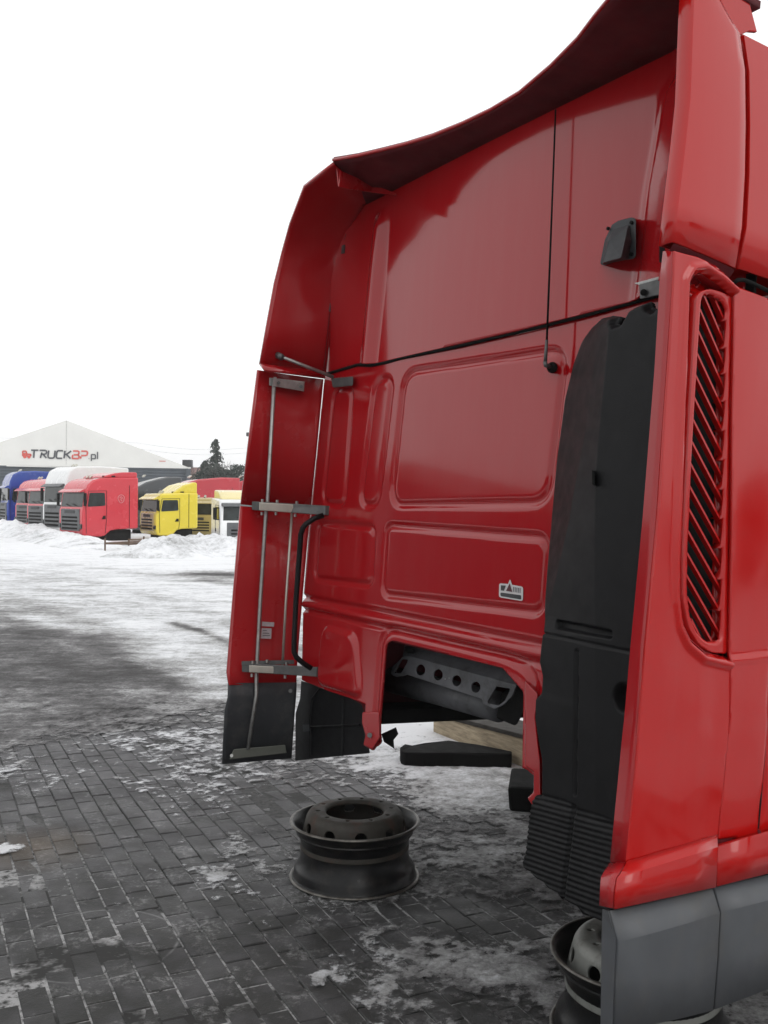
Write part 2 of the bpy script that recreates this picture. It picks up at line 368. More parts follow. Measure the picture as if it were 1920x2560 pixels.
# the yard beyond: one sheet that widens with distance
U = np.linspace(-1, 1, 460); Yg = np.concatenate([np.linspace(8.97, 20, 190), np.geomspace(20.2, 289, 150)])
UU, YY = np.meshgrid(U, Yg, indexing='ij'); XX = UU*(6+np.abs(YY)*.95)*(.22+.78*UU*UU)
tt = snow_t(XX, YY); far = np.clip((YY-9)/5, 0, 1)
ZZ = np.maximum(tt*.6, .0078)*(1-far)+far*(.02+.015*fbm(XX, YY, .6, 5, 31)+.02*fbm(XX, YY, 2.6, 4, 41, .6)*np.clip((45-YY)/20, 0, 1)); cc = clean_at(XX, YY, 0)
nx, ny = XX.shape; I = np.arange(nx*ny).reshape(nx, ny)
F = np.stack([I[:-1, :-1].ravel(), I[1:, :-1].ravel(), I[1:, 1:].ravel(), I[:-1, 1:].ravel()], 1)
me = bpy.data.meshes.new('snowy_yard'); me.from_pydata(np.stack([XX.ravel(), YY.ravel(), ZZ.ravel()], 1).tolist(), [], F.tolist()); me.update()
a_ = me.attributes.new('clean', 'FLOAT', 'POINT'); a_.data.foreach_set('value', cc.ravel().astype(np.float32))
a_ = me.attributes.new('cover', 'FLOAT', 'POINT'); a_.data.foreach_set('value', np.full(cc.size, 2., np.float32))
me.polygons.foreach_set('use_smooth', [True]*len(me.polygons)); me.materials.append(MT['snow'])
tag(col(bpy.data.objects.new('snowy_yard', me)), kind='structure')
# bedding under the pavers (what shows in the joints) out to the horizon and behind the camera
def joint_mat():
    m, n, b = new_mat('joint_sand')
    f = ramp(n, noise_f(n, 2.2, 5, .7, 'w'), [(.41, 0), (.52, 1)]); g = ramp(n, noise_f(n, 30, 4, .7, 'w'), [(.36, 0), (.54, 1)])
    mu = N(n, 'ShaderNodeMath', operation='MULTIPLY'); n.links.new(f, mu.inputs[0]); n.links.new(g, mu.inputs[1])
    geo = N(n, 'ShaderNodeNewGeometry'); sx = N(n, 'ShaderNodeSeparateXYZ'); n.links.new(geo.outputs['Position'], sx.inputs[0])
    mr = N(n, 'ShaderNodeMapRange'); n.links.new(sx.outputs['Y'], mr.inputs[0]); mr.inputs[1].default_value = 4.3; mr.inputs[2].default_value = 5.4; mr.inputs[3].default_value = 1; mr.inputs[4].default_value = .12
    mu2 = N(n, 'ShaderNodeMath', operation='MULTIPLY'); n.links.new(mu.outputs[0], mu2.inputs[0]); n.links.new(mr.outputs[0], mu2.inputs[1]); mu = mu2
    n.links.new(mixc(n, mu.outputs[0], (.010, .010, .009), (.30, .30, .30)), b.inputs['Base Color']); b.inputs['Roughness'].default_value = .8
    return m
mesh('ground', [(-290, -290, -.0045), (290, -290, -.0045), (290, 290, -.0045), (-290, 290, -.0045)], [(0, 1, 2, 3)], joint_mat())['kind'] = 'structure'
# snow-covered yard behind and beside the camera
def grey_snow():
    m, n, b = new_mat('old_snow'); c = ramp(n, noise_f(n, .35, 8, .7, 'w'), [(.3, (.25, .25, .25)), (.6, (.6, .61, .62))])
    n.links.new(c, b.inputs['Base Color']); b.inputs['Roughness'].default_value = .8; bump(n, b, noise_f(n, 8, 6, .7, 'w'), .6, .02); return m
MT['oldsnow'] = grey_snow()
mb = MB()
for (x0, x1, y0, y1) in [(-290, 290, -290, -3.0), (-290, -4.4, -3.0, 9), (4.1, 290, -3.0, 9)]:
    mb.add([(x0, y0, .006), (x1, y0, .006), (x1, y1, .006), (x0, y1, .006)], [(0, 1, 2, 3)])
mb.build('trampled_snow', MT['oldsnow'])['kind'] = 'structure'

def paver_mat():
    m, n, b = new_mat('concrete_paver')
    oi = N(n, 'ShaderNodeAttribute'); oi.attribute_name = 'tone'
    rnd = N(n, 'ShaderNodeTexWhiteNoise'); rnd.noise_dimensions = '3D'
    geo = N(n, 'ShaderNodeNewGeometry'); 
    big = ramp(n, noise_f(n, .55, 5, .6, 'w'), [(.35, 0), (.68, 1)])
    # drier and frosted further out, wet by the camera
    sx = N(n, 'ShaderNodeSeparateXYZ'); n.links.new(geo.outputs['Position'], sx.inputs[0])
    mr = N(n, 'ShaderNodeMapRange'); n.links.new(sx.outputs['Y'], mr.inputs[0]); mr.inputs[1].default_value = 3.4; mr.inputs[2].default_value = 6.4
    dry = N(n, 'ShaderNodeMath', operation='MULTIPLY_ADD'); n.links.new(mr.outputs[0], dry.inputs[0]); dry.inputs[1].default_value = .8
    sc2 = N(n, 'ShaderNodeMath', operation='MULTIPLY'); n.links.new(big, sc2.inputs[0]); sc2.inputs[1].default_value = .3; n.links.new(sc2.outputs[0], dry.inputs[2])
    c = mixc(n, dry.outputs[0], (.0095, .010, .0082), (.085, .083, .088))
    tone = noise_f(n, 5.5, 2, .5, 'w'); c = mixc(n, ramp(n, tone, [(.45, 0), (.65, .35)]), c, (.105, .103, .109)); c = mixc(n, ramp(n, tone, [(.33, .45), (.5, 0)]), c, (.03, .03, .027)); fine = noise_f(n, 150, 3, .7, 'w'); c = mixc(n, ramp(n, fine, [(.35, 0), (.7, .35)]), c, (.02, .02, .02))
    blot = ramp(n, noise_f(n, 5, 7, .75, 'w', dist=.6), [(.50, 0), (.70, 1)]); sp = ramp(n, noise_f(n, 40, 5, .75, 'w'), [(.45, 0), (.66, .8)])
    mu = N(n, 'ShaderNodeMath', operation='MULTIPLY'); n.links.new(blot, mu.inputs[0]); n.links.new(sp, mu.inputs[1])
    c = mixc(n, mu.outputs[0], c, (.36, .36, .36))
    # one rusty water stain
    vd = N(n, 'ShaderNodeVectorMath', operation='DISTANCE'); n.links.new(geo.outputs['Position'], vd.inputs[0]); q = gp(80, 2120); vd.inputs[1].default_value = (q[0], q[1], 0)
    st = ramp(n, vd.outputs['Value'], [(.0, .45), (.38, 0)])
    c = mixc(n, st, c, (.09, .055, .02))
    # a faint chalky ring on the stones
    vr = N(n, 'ShaderNodeVectorMath', operation='DISTANCE'); n.links.new(geo.outputs['Position'], vr.inputs[0]); vr.inputs[1].default_value = (-1.104, 3.846, 0)
    rg = ramp(n, vr.outputs['Value'], [(0.3075, 0), (0.3155, 1), (0.3235, 0)]); rn = ramp(n, noise_f(n, 7, 4, .7, 'w'), [(.38, 0), (.6, .5)])
    mg_ = N(n, 'ShaderNodeMath', operation='MULTIPLY'); n.links.new(rg, mg_.inputs[0]); n.links.new(rn, mg_.inputs[1])
    c = mixc(n, mg_.outputs[0], c, (.30, .30, .30))
    at_ = N(n, 'ShaderNodeHueSaturation'); n.links.new(c, at_.inputs['Color'])
    orr = N(n, 'ShaderNodeObjectInfo'); mr2 = N(n, 'ShaderNodeMapRange'); n.links.new(orr.outputs['Random'], mr2.inputs[0]); mr2.inputs[3].default_value = .8; mr2.inputs[4].default_value = 1.2
    n.links.new(mr2.outputs[0], at_.inputs['Value'])
    n.links.new(at_.outputs[0], b.inputs['Base Color'])
    n.links.new(ramp(n, noise_f(n, 3, 5, .6, 'w'), [(.3, .45), (.7, .8)]), b.inputs['Roughness'])
    b.inputs['Specular IOR Level'].default_value = .35
    bump(n, b, noise_f(n, 90, 5, .7, 'w'), .6, .004)
    return m
MT['paver'] = paver_mat()
PL, PW, TH = .204, .103, .05
def paver_geo(var):
    rr = random.Random(var); e = .0035; g = .0035
    x, y = PL/2-g, PW/2-g
    dz = [rr.uniform(-.001, .001) for _ in range(4)]
    c = [(-1, -1), (1, -1), (1, 1), (-1, 1)]
    V = [(a*x, b*y, -TH) for a, b in c] + [(a*x, b*y, -e) for a, b in c] + [(a*(x-e), b*(y-e), dz[i]) for i, (a, b) in enumerate(c)]
    F = [(8, 9, 10, 11)]
    for k in (0, 4): F += [(k+i, k+(i+1) % 4, k+4+(i+1) % 4, k+4+i) for i in range(4)]
    return V, F
pmesh = []
for v in range(8):
    V, F = paver_geo(v); me = bpy.data.meshes.new('paver'); me.from_pydata(V, [], F); me.update(); me.materials.append(MT['paver']); pmesh.append(me)
pav = empty('paving', label=None); pav['kind'] = 'structure'
ang = math.atan2(A[1], A[0]); cells = []
for i in range(-70, 75):
    for j in range(-60, 60):
        a = -3.88+i*PL + (.5*PL if j % 2 else 0); b = 1.268+(j+.5)*PW
        x, y = tow(a, b)
        if y < 2.9 or y > 9.6 or abs(x) > .42*y+.5: continue
        sdv = float(pave_sd(np.array([x]), np.array([y]))[0])
        if sdv > 2.2: continue
        cells.append((sdv > .25, y, x, y))
cells.sort()
rr = random.Random(3)
def pose(x, y):
    s = .003*math.sin(x*3.1+y*2.2)+.002*math.sin(x*7-y*5)
    return Matrix.Translation((x, y, s+rr.uniform(-.002, .002))) @ Matrix.Rotation(ang+rr.uniform(-.012, .012), 4, 'Z') @ Matrix.Rotation(rr.uniform(-.01, .01), 4, 'X') @ Matrix.Rotation(rr.uniform(-.006, .006), 4, 'Y')
for k, (_, _, x, y) in enumerate(cells[:300]):
    o = bpy.data.objects.new('paver', pmesh[k % 8]); col(o); o.parent = pav; o.matrix_world = pose(x, y)
mb = MB()
for k, (_, _, x, y) in enumerate(cells[300:]):
    V, F = paver_geo(k % 8); m_ = pose(x, y); mb.add([m_ @ Vector(v) for v in V], F)
o = mb.build('paver_field', MT['paver'], pav); o['kind'] = 'stuff'
# faint chalky arc left on the stones
cx, cy = gp(205, 2445)
mb = MB(); pts = [gp(u, v) for u, v in [(60, 2325), (38, 2365), (33, 2400), (60, 2425), (110, 2450), (180, 2460), (250, 2455), (320, 2432)]]

# ------------------------------------------------------------------ snow banks
def mound(name, pts, wid, hgt, res=.12, seed=0, cl=.95):
    """ridge along pts (world xy)"""
    P = np.array(pts, float); n = len(P); seg = np.linalg.norm(np.diff(P, axis=0), axis=1); L = np.concatenate([[0], np.cumsum(seg)])
    m = max(20, int(L[-1]/res)); s = np.linspace(0, L[-1], m); cx = np.interp(s, L, P[:, 0]); cy = np.interp(s, L, P[:, 1])
    k = 26; t = np.linspace(-1, 1, k); T, CX = np.meshgrid(t, cx); _, CY = np.meshgrid(t, cy); _, S = np.meshgrid(t, s)
    dx = np.gradient(cx); dy = np.gradient(cy); l = np.hypot(dx, dy); nx_ = -dy/l; ny_ = dx/l
    X = CX+T*wid*nx_[:, None]; Y = CY+T*wid*ny_[:, None]
    endf = np.clip(np.minimum(S, L[-1]-S)/(wid*.8), 0, 1)
    endf = np.sin(endf*math.pi/2)
    hh_ = np.interp(S, L, hgt) if isinstance(hgt, (list, tuple)) else hgt
    H = hh_*np.clip(1-T**2, 0, 1)**1.3*endf*(1+.55*fbm(X, Y, 1.1, 4, seed)+.35*fbm(X, Y, 4, 3, seed+9)) - .03
    V = np.stack([X.ravel(), Y.ravel(), H.ravel()], 1); I = np.arange(m*k).reshape(m, k)
    F = np.stack([I[:-1, :-1].ravel(), I[1:, :-1].ravel(), I[1:, 1:].ravel(), I[:-1, 1:].ravel()], 1)
    me = bpy.data.meshes.new(name); me.from_pydata(V.tolist(), [], F.tolist()); me.update()
    c = cl + .25*fbm(X, Y, 1.7, 4, seed+5) - .25*np.clip(.05-H, 0, 1)
    a_ = me.attributes.new('clean', 'FLOAT', 'POINT'); a_.data.foreach_set('value', np.clip(c, 0, 1.2).ravel().astype(np.float32))
    a_ = me.attributes.new('cover', 'FLOAT', 'POINT'); a_.data.foreach_set('value', np.full(c.size, 2., np.float32))
    me.polygons.foreach_set('use_smooth', [True]*len(me.polygons)); me.materials.append(MT['snow'])
    o = col(bpy.data.objects.new(name, me)); o['kind'] = 'structure'; return o
mound('snow_bank', [gp(-200, 1330), gp(0, 1334), gp(60, 1340), gp(120, 1350), gp(200, 1364), gp(260, 1372), gp(330, 1374)], 1.5, [.66, .60, .52, .42, .30, .22, .16], seed=2, cl=.92)
mound('snow_bank', [gp(300, 1362), gp(420, 1362), gp(560, 1366)], 1.0, .16, seed=8, cl=.9)
mound('snow_pile', [gp(372, 1398), gp(440, 1384), gp(500, 1382), gp(560, 1386), gp(680, 1386)], 1.9, .58, seed=5, cl=.86)
mound('snow_bank', [gp(80, 1318), gp(0, 1308), gp(-200, 1300)], 1.5, .3, seed=12)

# ------------------------------------------------------------------ parked cabs
def side_prism(mb_, prof, y0, y1): return mb_.prism([(x, y0, z) for x, z in prof], [(x, y1, z) for x, z in prof])
def slab(mb_, prof, y, t): return mb_.prism([(x, y-t/2, z) for x, z in prof], [(x, y+t/2, z) for x, z in prof])
def make_cab(label, paintn, roof='std', loc=(0, 0, 0), yaw=0, L=2.6, H=2.55, W=2.4, spoiler=None, grille='grille', group='truck cabs parked in rows by the hall', emblem=False, face='bars', name='truck_cab'):
    root = empty(name, loc, yaw, label, 'truck cab', group); P = CP[paintn]
    hb = H
    if roof == 'low': top = [(.16, hb*.76), (.24, hb*.80), (L*.6, hb*.82), (L, hb*.82)]
    elif roof == 'high': top = [(.08, hb*.68), (.13, hb*.80), (.30, hb*.93), (.62, hb*.985), (L*.55, hb), (L, hb*.985)]
    elif roof == 'slope': top = [(.10, hb*.69), (.22, hb*.79), (.7, hb*.89), (1.3, hb*.955), (L*.72, hb), (L, hb*.995)]
    else: top = [(.15, hb*.72), (.24, hb*.80), (.45, hb*.87), (.75, hb*.905), (L*.55, hb*.92), (L, hb*.93)]
    prof = [(.02, .10), (0, .32), (.0, hb*.40), (.05, hb*.45)] + top + [(L, .30), (L*.62, .27), (L*.50, .22), (L*.40, .02), (L*.33, -.02), (.12, .0)]
    body = side_prism(MB(), prof, 0, W).build('body', P, root, bevel=.12, seg=4, smooth=True, sharp=30)
    # windscreen
    z0, z1 = hb*.455, hb*.685
    def fx(z): return float(np.interp(z, [hb*.45, top[0][1]], [.05, top[0][0]]))
    mb = MB(); a, b = fx(z0)-.012, fx(z1)-.012
    mb.prism([(a, .12, z0), (a, W-.12, z0), (b, W-.15, z1), (b, .15, z1)], [(a+.05, .12, z0), (a+.05, W-.12, z0), (b+.05, W-.15, z1), (b+.05, .15, z1)])
    ws = mb.build('windscreen', MT['glass'], root)
    mb = MB()
    for yy in (.55, 1.25): mb.bar((a-.012, yy, z0+.02), (a-.02, yy+.5, z0+.12), .02)
    mb.build('wiper', MT['rubber'], ws)
    mb = MB(); x = fx(z1); mb.prism([(x-.22, .1, z1+.02), (x-.22, W-.1, z1+.02), (x-.02, W-.06, z1+.14), (x-.02, .06, z1+.14)], [(x-.20, .1, z1-.01), (x-.20, W-.1, z1-.01), (x+.04, W-.06, z1+.02), (x+.04, .06, z1+.02)])
    mb.build('sun_visor', P if paintn != 'white' else MT['grille'], root, bevel=.01)
    # front grille
    gz0, gz1 = hb*.08, hb*.42
    pan = MB().box((-.035, .26, gz0), (.06, W-.26, gz1)).build('grille', MT[grille] if grille in MT else CP[grille], root, bevel=.03)
    for k in range(4):
        zz = gz0+.06+k*(gz1-gz0)*.17
        MB().box((-.042, .42, zz), (-.02, W-.42, zz+(gz1-gz0)*.085)).build('air_slot', MT['dark'], pan)
    MB().box((-.05, .7, gz1-.17), (-.03, W-.7, gz1-.05)).build('badge_strip', MT['greyd'], pan)
    for s, y in ((0, -.006), (1, W+.006)):
        wz0, wz1 = hb*.47, hb*.675
        win = [(.22, wz0-.03), (.30, wz1), (.95, wz1+.01), (.98, wz0+.02), (.75, wz0+.0)]
        w_ = slab(MB(), roundpoly(win, .05, 3), y, .02).build('side_window', MT['glass'], root)
        # door shut lines
        mb = MB(); d = y
        loop = [(.17, .12), (.15, hb*.44), (.26, hb*.70), (1.03, hb*.71), (1.04, hb*.30), (.98, .12)]
        for p, q in zip(loop, loop[1:]): mb.bar((p[0], d, p[1]), (q[0], d, q[1]), .014, .014, (0, 1, 0))
        mb.build('door_gap', MT['dark'], root)
        slab(MB(), [(.82, hb*.265), (.90, hb*.32), (.99, hb*.32), (.99, hb*.265)], y, .02).build('door_handle', MT['rubber'], root)
        mb = MB(); ys_ = -.0 if s == 0 else W; sg = -1 if s == 0 else 1
        mb.bar((.16, ys_, hb*.66), (.05, ys_+sg*.22, hb*.66), .035); mb.bar((.16, ys_, hb*.47), (.05, ys_+sg*.22, hb*.47), .035)
        mb.box((.0, ys_+sg*.18-.05, hb*.47), (.09, ys_+sg*.18+.09*1, hb*.67)).build('mirror', MT['rubber'], root, bevel=.02)
        mb = MB(); mb.box((-.045, (0.03 if s == 0 else W-.25), hb*.115), (.02, (.25 if s == 0 else W-.03), hb*.19)); mb.build('headlight', MT['glass'], root, bevel=.02)
    slab(MB(), [(L-.42, .32), (L-.40, .32), (L-.40, hb*.80), (L-.42, hb*.80)], -.004, .012).build('panel_gap', MT['dark'], root)
    # underside, support and rear frame
    MB().box((L*.45, .3, -.32), (L*.93, W-.3, .26)).build('underbody', MT['dark'], root, bevel=.05)
    for x in (.35, L-.5):
        MB().box((x, .5, -.45), (x+.35, W-.5, -.0 if x < 1 else .25)).build('support_block', MT['dark'], root)
    if spoiler:
        sp, sh, sx = spoiler; z = top[-1][1]
        pr = [(sx, z-.04), (sx+.12, z+.06), (sx+.5, z+sh*.72), (sx+.85, z+sh*.93), (L-.15, z+sh), (L, z+sh*.95), (L, z-.03)]
        s_ = side_prism(MB(), pr, .12, W-.12).build('roof_spoiler', CP[sp], root, bevel=.10, seg=3)
        MB().bar((sx+.02, .3, z+.02), (sx+.5, .1, z+.03), .08, .05).build('spoiler_bracket', MT['dark'], s_)
    for yy in (W*.42, W*.56):
        MB().tube([(L*.3, yy, top[-2][1]-.02), (L*.34, yy, top[-2][1]+.08)], .05, 8).build('roof_horn', MT['alu'], root)
    if emblem:
        mb = MB(); c = (L-.78, hb*.585); ring = [(c[0]+.15*math.cos(t)*(1 if math.sin(t) > 0 else .8), c[1]+.17*math.sin(t)) for t in np.linspace(0, 2*math.pi, 17)]
        for p, q in zip(ring, ring[1:]): mb.bar((p[0], -.012, p[1]), (q[0], -.012, q[1]), .022, .022, (0, 1, 0))
        for p, q in [((-.07, .05), (.0, .09)), ((0, .09), (.06, .03)), ((.06, .03), (-.03, -.02)), ((-.03, -.02), (.03, -.09))]: mb.bar((c[0]+p[0], -.012, c[1]+p[1]), (c[0]+q[0], -.012, c[1]+q[1]), .025, .02, (0, 1, 0))
        mb.build('shield_emblem', simple('faded_pink_print', (.62, .22, .24), .6), root)
    return root
def cab_at(u, Y, zb, *a, **k):
    p = at(u, 1255, Y); return make_cab(*a, loc=(p.x, p.y, zb), **k)
yw = R(40)
cab_at(206, 40.2, .22, 'bright red sleeper cab with pink shield emblem, nearest in the row before the hall', 'red', 'std', yaw=yw, L=2.45, H=2.62, spoiler=('red', .22, .95), emblem=True)
cab_at(158, 43.8, .22, 'white high roof sleeper cab behind the red cab with the shield emblem', 'white', 'high', yaw=yw, L=3.1, H=3.0)
cab_at(113, 47.5, .25, 'red cab squeezed beside the white high roof cab', 'red', 'std', yaw=yw, L=2.72, H=2.72)
cab_at(80, 50.5, .25, 'red cab with white lettering on its wing, next to the blue cab', 'red', 'std', yaw=yw, L=2.72, H=2.75)
cab_at(18, 53.5, .25, 'dark blue high roof cab at the left end of the row', 'blue', 'high', yaw=R(30), L=2.7, H=3.0)
cab_at(-22, 56.5, .25, 'dark grey cab at the left edge, beyond the blue cab', 'black', 'std', yaw=R(10), L=2.6, H=2.6)
cab_at(390, 42.0, .22, 'yellow cab with a tall yellow roof spoiler behind the rusty rack', 'yellow', 'low', yaw=R(30), L=1.85, H=2.22, spoiler=('yellow', .46, .75), grille='beige')
cab_at(330, 50.0, .2, 'dark grey cab with a rounded high roof behind the yellow one', 'black', 'slope', yaw=R(24), L=2.5, H=2.72)
cab_at(432, 50.5, .2, 'long crimson high roof cab seen over the yellow cab', 'crimson', 'slope', yaw=R(24), L=3.5, H=2.72)
cab_at(560, 55, .2, 'crimson cab at the back, mostly hidden by the grey steel brackets and red fairing', 'crimson', 'slope', yaw=R(12), L=3.0, H=2.85)
cab_at(545, 44.5, .1, 'beige cab facing forward between the yellow and the white cab', 'beige', 'low', yaw=R(70), L=1.9, H=2.15, grille='beige')
wy = R(110); wp = at(551, 1255, 38.5)+Vector((math.sin(wy), -math.cos(wy), 0))*2.4
make_cab('white low roof cab with cream spoiler behind the snow pile', 'white', 'low', loc=(wp.x, wp.y, -.12), yaw=wy, L=2.0, H=2.35, spoiler=('cream', .34, .45))

# ------------------------------------------------------------------ tent hall
HY = 76; hp0 = at(-162, 1159, HY-2); hp1 = at(474, 1170, HY+2.5); pk = at(157, 1050, HY)
hall = empty('tent_hall', (hp0.x, hp0.y, 0), math.atan2(hp1.y-hp0.y, hp1.x-hp0.x), 'large tent hall with a white gable and dark blue corrugated walls', 'hall')
Wd = math.hypot(hp1.x-hp0.x, hp1.y-hp0.y); ez = hp0.z; pz = pk.z
MB().prism([(0, 0, ez), (Wd, 0, ez), (Wd/2, 0, pz)], [(0, .12, ez), (Wd, .12, ez), (Wd/2, .12, pz)]).build('gable', MT['hallwhite'], hall)
MB().prism([(0, .12, ez), (Wd/2, .12, pz), (Wd/2, 40, pz), (0, 40, ez)], [(0, .12, ez-.1), (Wd/2, .12, pz-.1), (Wd/2, 40, pz-.1), (0, 40, ez-.1)]).prism([(Wd, .12, ez-.1), (Wd/2, .12, pz-.1), (Wd/2, 40, pz-.1), (Wd, 40, ez-.1)], [(Wd, .12, ez), (Wd/2, .12, pz), (Wd/2, 40, pz), (Wd, 40, ez)]).build('roof', MT['hallwhite'], hall)
MB().box((.1, .05, 0), (Wd-.1, .25, ez-.02)).build('front_wall', MT['halldark'], hall)
n_ = 18
for k in range(n_):
    z = k*ez/n_
    o = MB().box((.1, .0, z+.04), (Wd-.1, .05, z+ez/n_-.05)).build('cladding_panel', MT['halldark'], hall, bevel=.02, seg=1)
for x0 in (.0, Wd-.15): MB().box((x0, .3, 0), (x0+.15, 40, ez-.12)).build('side_wall', MT['halldark'], hall)
mb = MB().box((-.1, -.05, ez-.06), (Wd+.1, -.005, ez+.05)); mb.build('eaves_rail', MT['hallwhite'], hall)
mb = MB()
for k in range(30): mb.box((Wd/2-.02, -.02, ez+(pz-ez)*k/30), (Wd/2+.02, -.003, ez+(pz-ez)*(k+.5)/30))
mb.build('gable_seam', MT['steel'], hall)
MB().box((Wd*.985, -.25, 0), (Wd*1.0+.08, -.02, ez-.1)).build('corner_post', MT['halldark'], hall)
# drooping cable on the left
MB().tube([(x, -.1, ez-.05-.0028*(6.0**2-(x-8.5)**2)*.6) for x in np.linspace(5.0, 12, 14)], .035, 5).build('hanging_cable', MT['hallwhite'], hall)
# lettering: stroke letters in the sign's wide angular style
GL = {'T': [[(0, 1), (1, 1)], [(.42, 1), (.34, 0)]], 'R': [[(.0, 1), (.85, 1), (1, .85), (.95, .62), (.8, .5), (.22, .5)], [(.32, .72), (.12, 0)], [(.45, .5), (.95, 0)]],
      'U': [[(.12, 1), (0, .2), (.15, 0), (.75, 0), (.9, .15), (1, 1)]], 'C': [[(1, 1), (.25, 1), (.1, .85), (0, .15), (.12, 0), (.9, 0)]], 'K': [[(.12, 1), (0, 0)], [(1, 1), (.35, .52), (.9, 0)], [(.08, .52), (.35, .52)]],
      'B': [[(0, 0), (.85, 0), (.98, .15), (.92, .42), (.8, .5), (.9, .6), (.97, .85), (.85, 1), (.1, 1)], [(.2, .5), (.8, .5)], [(0, 0), (.06, .5)]], 'P': [[(0, 0), (.06, .3)], [(.1, 1), (.88, 1), (1, .85), (.95, .55), (.8, .42), (.1, .42)]],
      '.': [[(0, .03), (.3, .03)]], 'p': [[(.1, -.3), (.1, .62)], [(.1, .6), (.85, .6), (.9, .03), (.1, .03)]], 'l': [[(.3, 1), (.3, 0)]]}
hm = Matrix.Translation(hall.location) @ Matrix.Rotation(hall.rotation_euler.z, 4, 'Z'); hi = hm.inverted()
def onhall(u, v):
    d = Vector(ray(u, v)); c = hi @ Vector(CAM); dd = hi.to_3x3() @ d; t = -c.y/dd.y; return c+dd*t
p0 = onhall(78, 1144); p1 = onhall(255, 1148); zt = onhall(78, 1125).z-p0.z
x = p0.x; unit = (p1.x-p0.x)/8.15; zb = (p0.z+p1.z)/2
for ch, wd_, mt in [('T', .95, 'txtdark'), ('R', .95, 'txtdark'), ('U', .95, 'txtdark'), ('C', .9, 'txtdark'), ('K', .95, 'txtdark'), ('B', .95, 'txtred'), ('P', .95, 'txtred'), ('.', .25, 'txtdark'), ('p', .7, 'txtdark'), ('l', .3, 'txtdark')]:
    mb = MB(); w = wd_*unit*.86; hh = zt if ch not in 'pl' else zt*.95
    for st in GL[ch]:
        for p, q in zip(st, st[1:]):
            mb.bar((x+p[0]*w, -.04, zb+p[1]*hh), (x+q[0]*w, -.04, zb+q[1]*hh), .115 if ch not in '.pl' else .085, .03, (0, 1, 0))
    mb.build('letter', MT[mt], hall); x += wd_*unit
lx = onhall(57, 1135).x; lz = onhall(57, 1142).z; lw = onhall(77, 1135).x-lx
mb = MB()
for a, b in [((0, .1), (0, .75)), ((0, .75), (.42, .75)), ((.42, .75), (.5, .35)), ((.5, .35), (1, .35)), ((1, .35), (1, .1)), ((0, .12), (1, .12)), ((.05, .42), (.42, .42)), ((0, .28), (.5, .25))]:
    mb.bar((lx+a[0]*lw, -.04, lz+a[1]*lw), (lx+b[0]*lw, -.04, lz+b[1]*lw), .10, .03, (0, 1, 0))
for cx_ in (.25, .78): mb.tube([(lx+cx_*lw, -.06, lz), (lx+cx_*lw, -.02, lz)], .12, 10)
mb.build('truck_logo', MT['txtred'], hall)
q = onhall(404, 1153); MB().box((q.x-.2, -.03, q.z-.02), (q.x+.3, -.008, q.z+.03)).build('small_red_mark', MT['txtred'], hall)
tag(MB().tube([at(137, 1055, 76.2), at(137, 1022, 76.2)], .03, 5).build('mast', MT['steel'], hall))

# ------------------------------------------------------------------ house, chimney, trees, wires
hY = 96
a = at(472, 1250, hY); b = at(520, 1250, hY); zr = at(500, 1166, hY).z; ze = at(500, 1184, hY).z
house = empty('house', (a.x-1, a.y, 0), 0, 'cream house with a brown-red tiled roof to the right of the hall', 'house'); wv = b.x-a.x+1.5
MB().box((0, 0, 0), (wv, 7, ze)).build('wall', MT['housewall'], house)
rf = MB().prism([(-.3, -.4, ze-.1), (wv+.3, -.4, ze-.1), (wv+.3, 3.5, zr), (-.3, 3.5, zr)], [(-.3, 7.4, ze-.1), (wv+.3, 7.4, ze-.1), (wv+.3, 3.5, zr+.02), (-.3, 3.5, zr+.02)]).build('roof', MT['roof'], house)
c_ = at(467, 1158, hY+3); MB().box((c_.x-a.x+.55, 3.0, zr-.5), (c_.x-a.x+1.45, 3.8, zr+.75)).build('chimney', MT['greyd'], rf)
for k in range(2): MB().box((1.3+k*1.4, -.03, ze-1.6), (2.0+k*1.4, .05, ze-.5)).build('window', MT['glass'], house)
def spruce(u, vtop, Y, wid, label, dens=1.0, seed=1):
    r_ = random.Random(seed); p = at(u, 1255, Y); top = at(u, vtop, Y).z
    root = empty('spruce_tree', (p.x, p.y, 0), 0, label, 'tree')
    MB().tube([(0, 0, 0), (0, 0, top*.55), (0, 0, top)], .22, 7, .02).build('trunk', MT['twig'], root)
    V = []; F = []
    for lev in range(34):
        h = top*(.14+.85*lev/33); rad = wid*(1-h/top)**.75*(.75+.5*r_.random())+.12
        for k in range(9):
            if r_.random() > dens: continue
            t = r_.uniform(0, 6.28); L_ = rad*r_.uniform(.5, 1.15); c, s = math.cos(t), math.sin(t)
            for j in range(7):
                q = (j+1)/7*L_; x, y, z = c*q, s*q, h+.12*L_-q*q/(L_+.3)*.35
                w = .38*(1.15-q/L_*.6); 
                for m in range(4):
                    tt = r_.uniform(0, 6.28); dx, dy, dz = math.cos(tt)*w*.6, math.sin(tt)*w*.6, -r_.uniform(.02, .30)
                    n0 = len(V); V += [(x, y, z), (x+dx, y+dy, z+dz), (x+dx*.4-dy*.35, y+dy*.4+dx*.35, z+dz*1.2)]; F.append((n0, n0+1, n0+2))
    mesh('crown', V, F, MT['needle'], root); return root
spruce(538, 1096, 92, 2.0, 'tall ragged spruce between the hall and the lamp post', .48, 4)
spruce(512, 1150, 95, 2.4, 'shorter spruce just left of the tall ragged one', .7, 9)
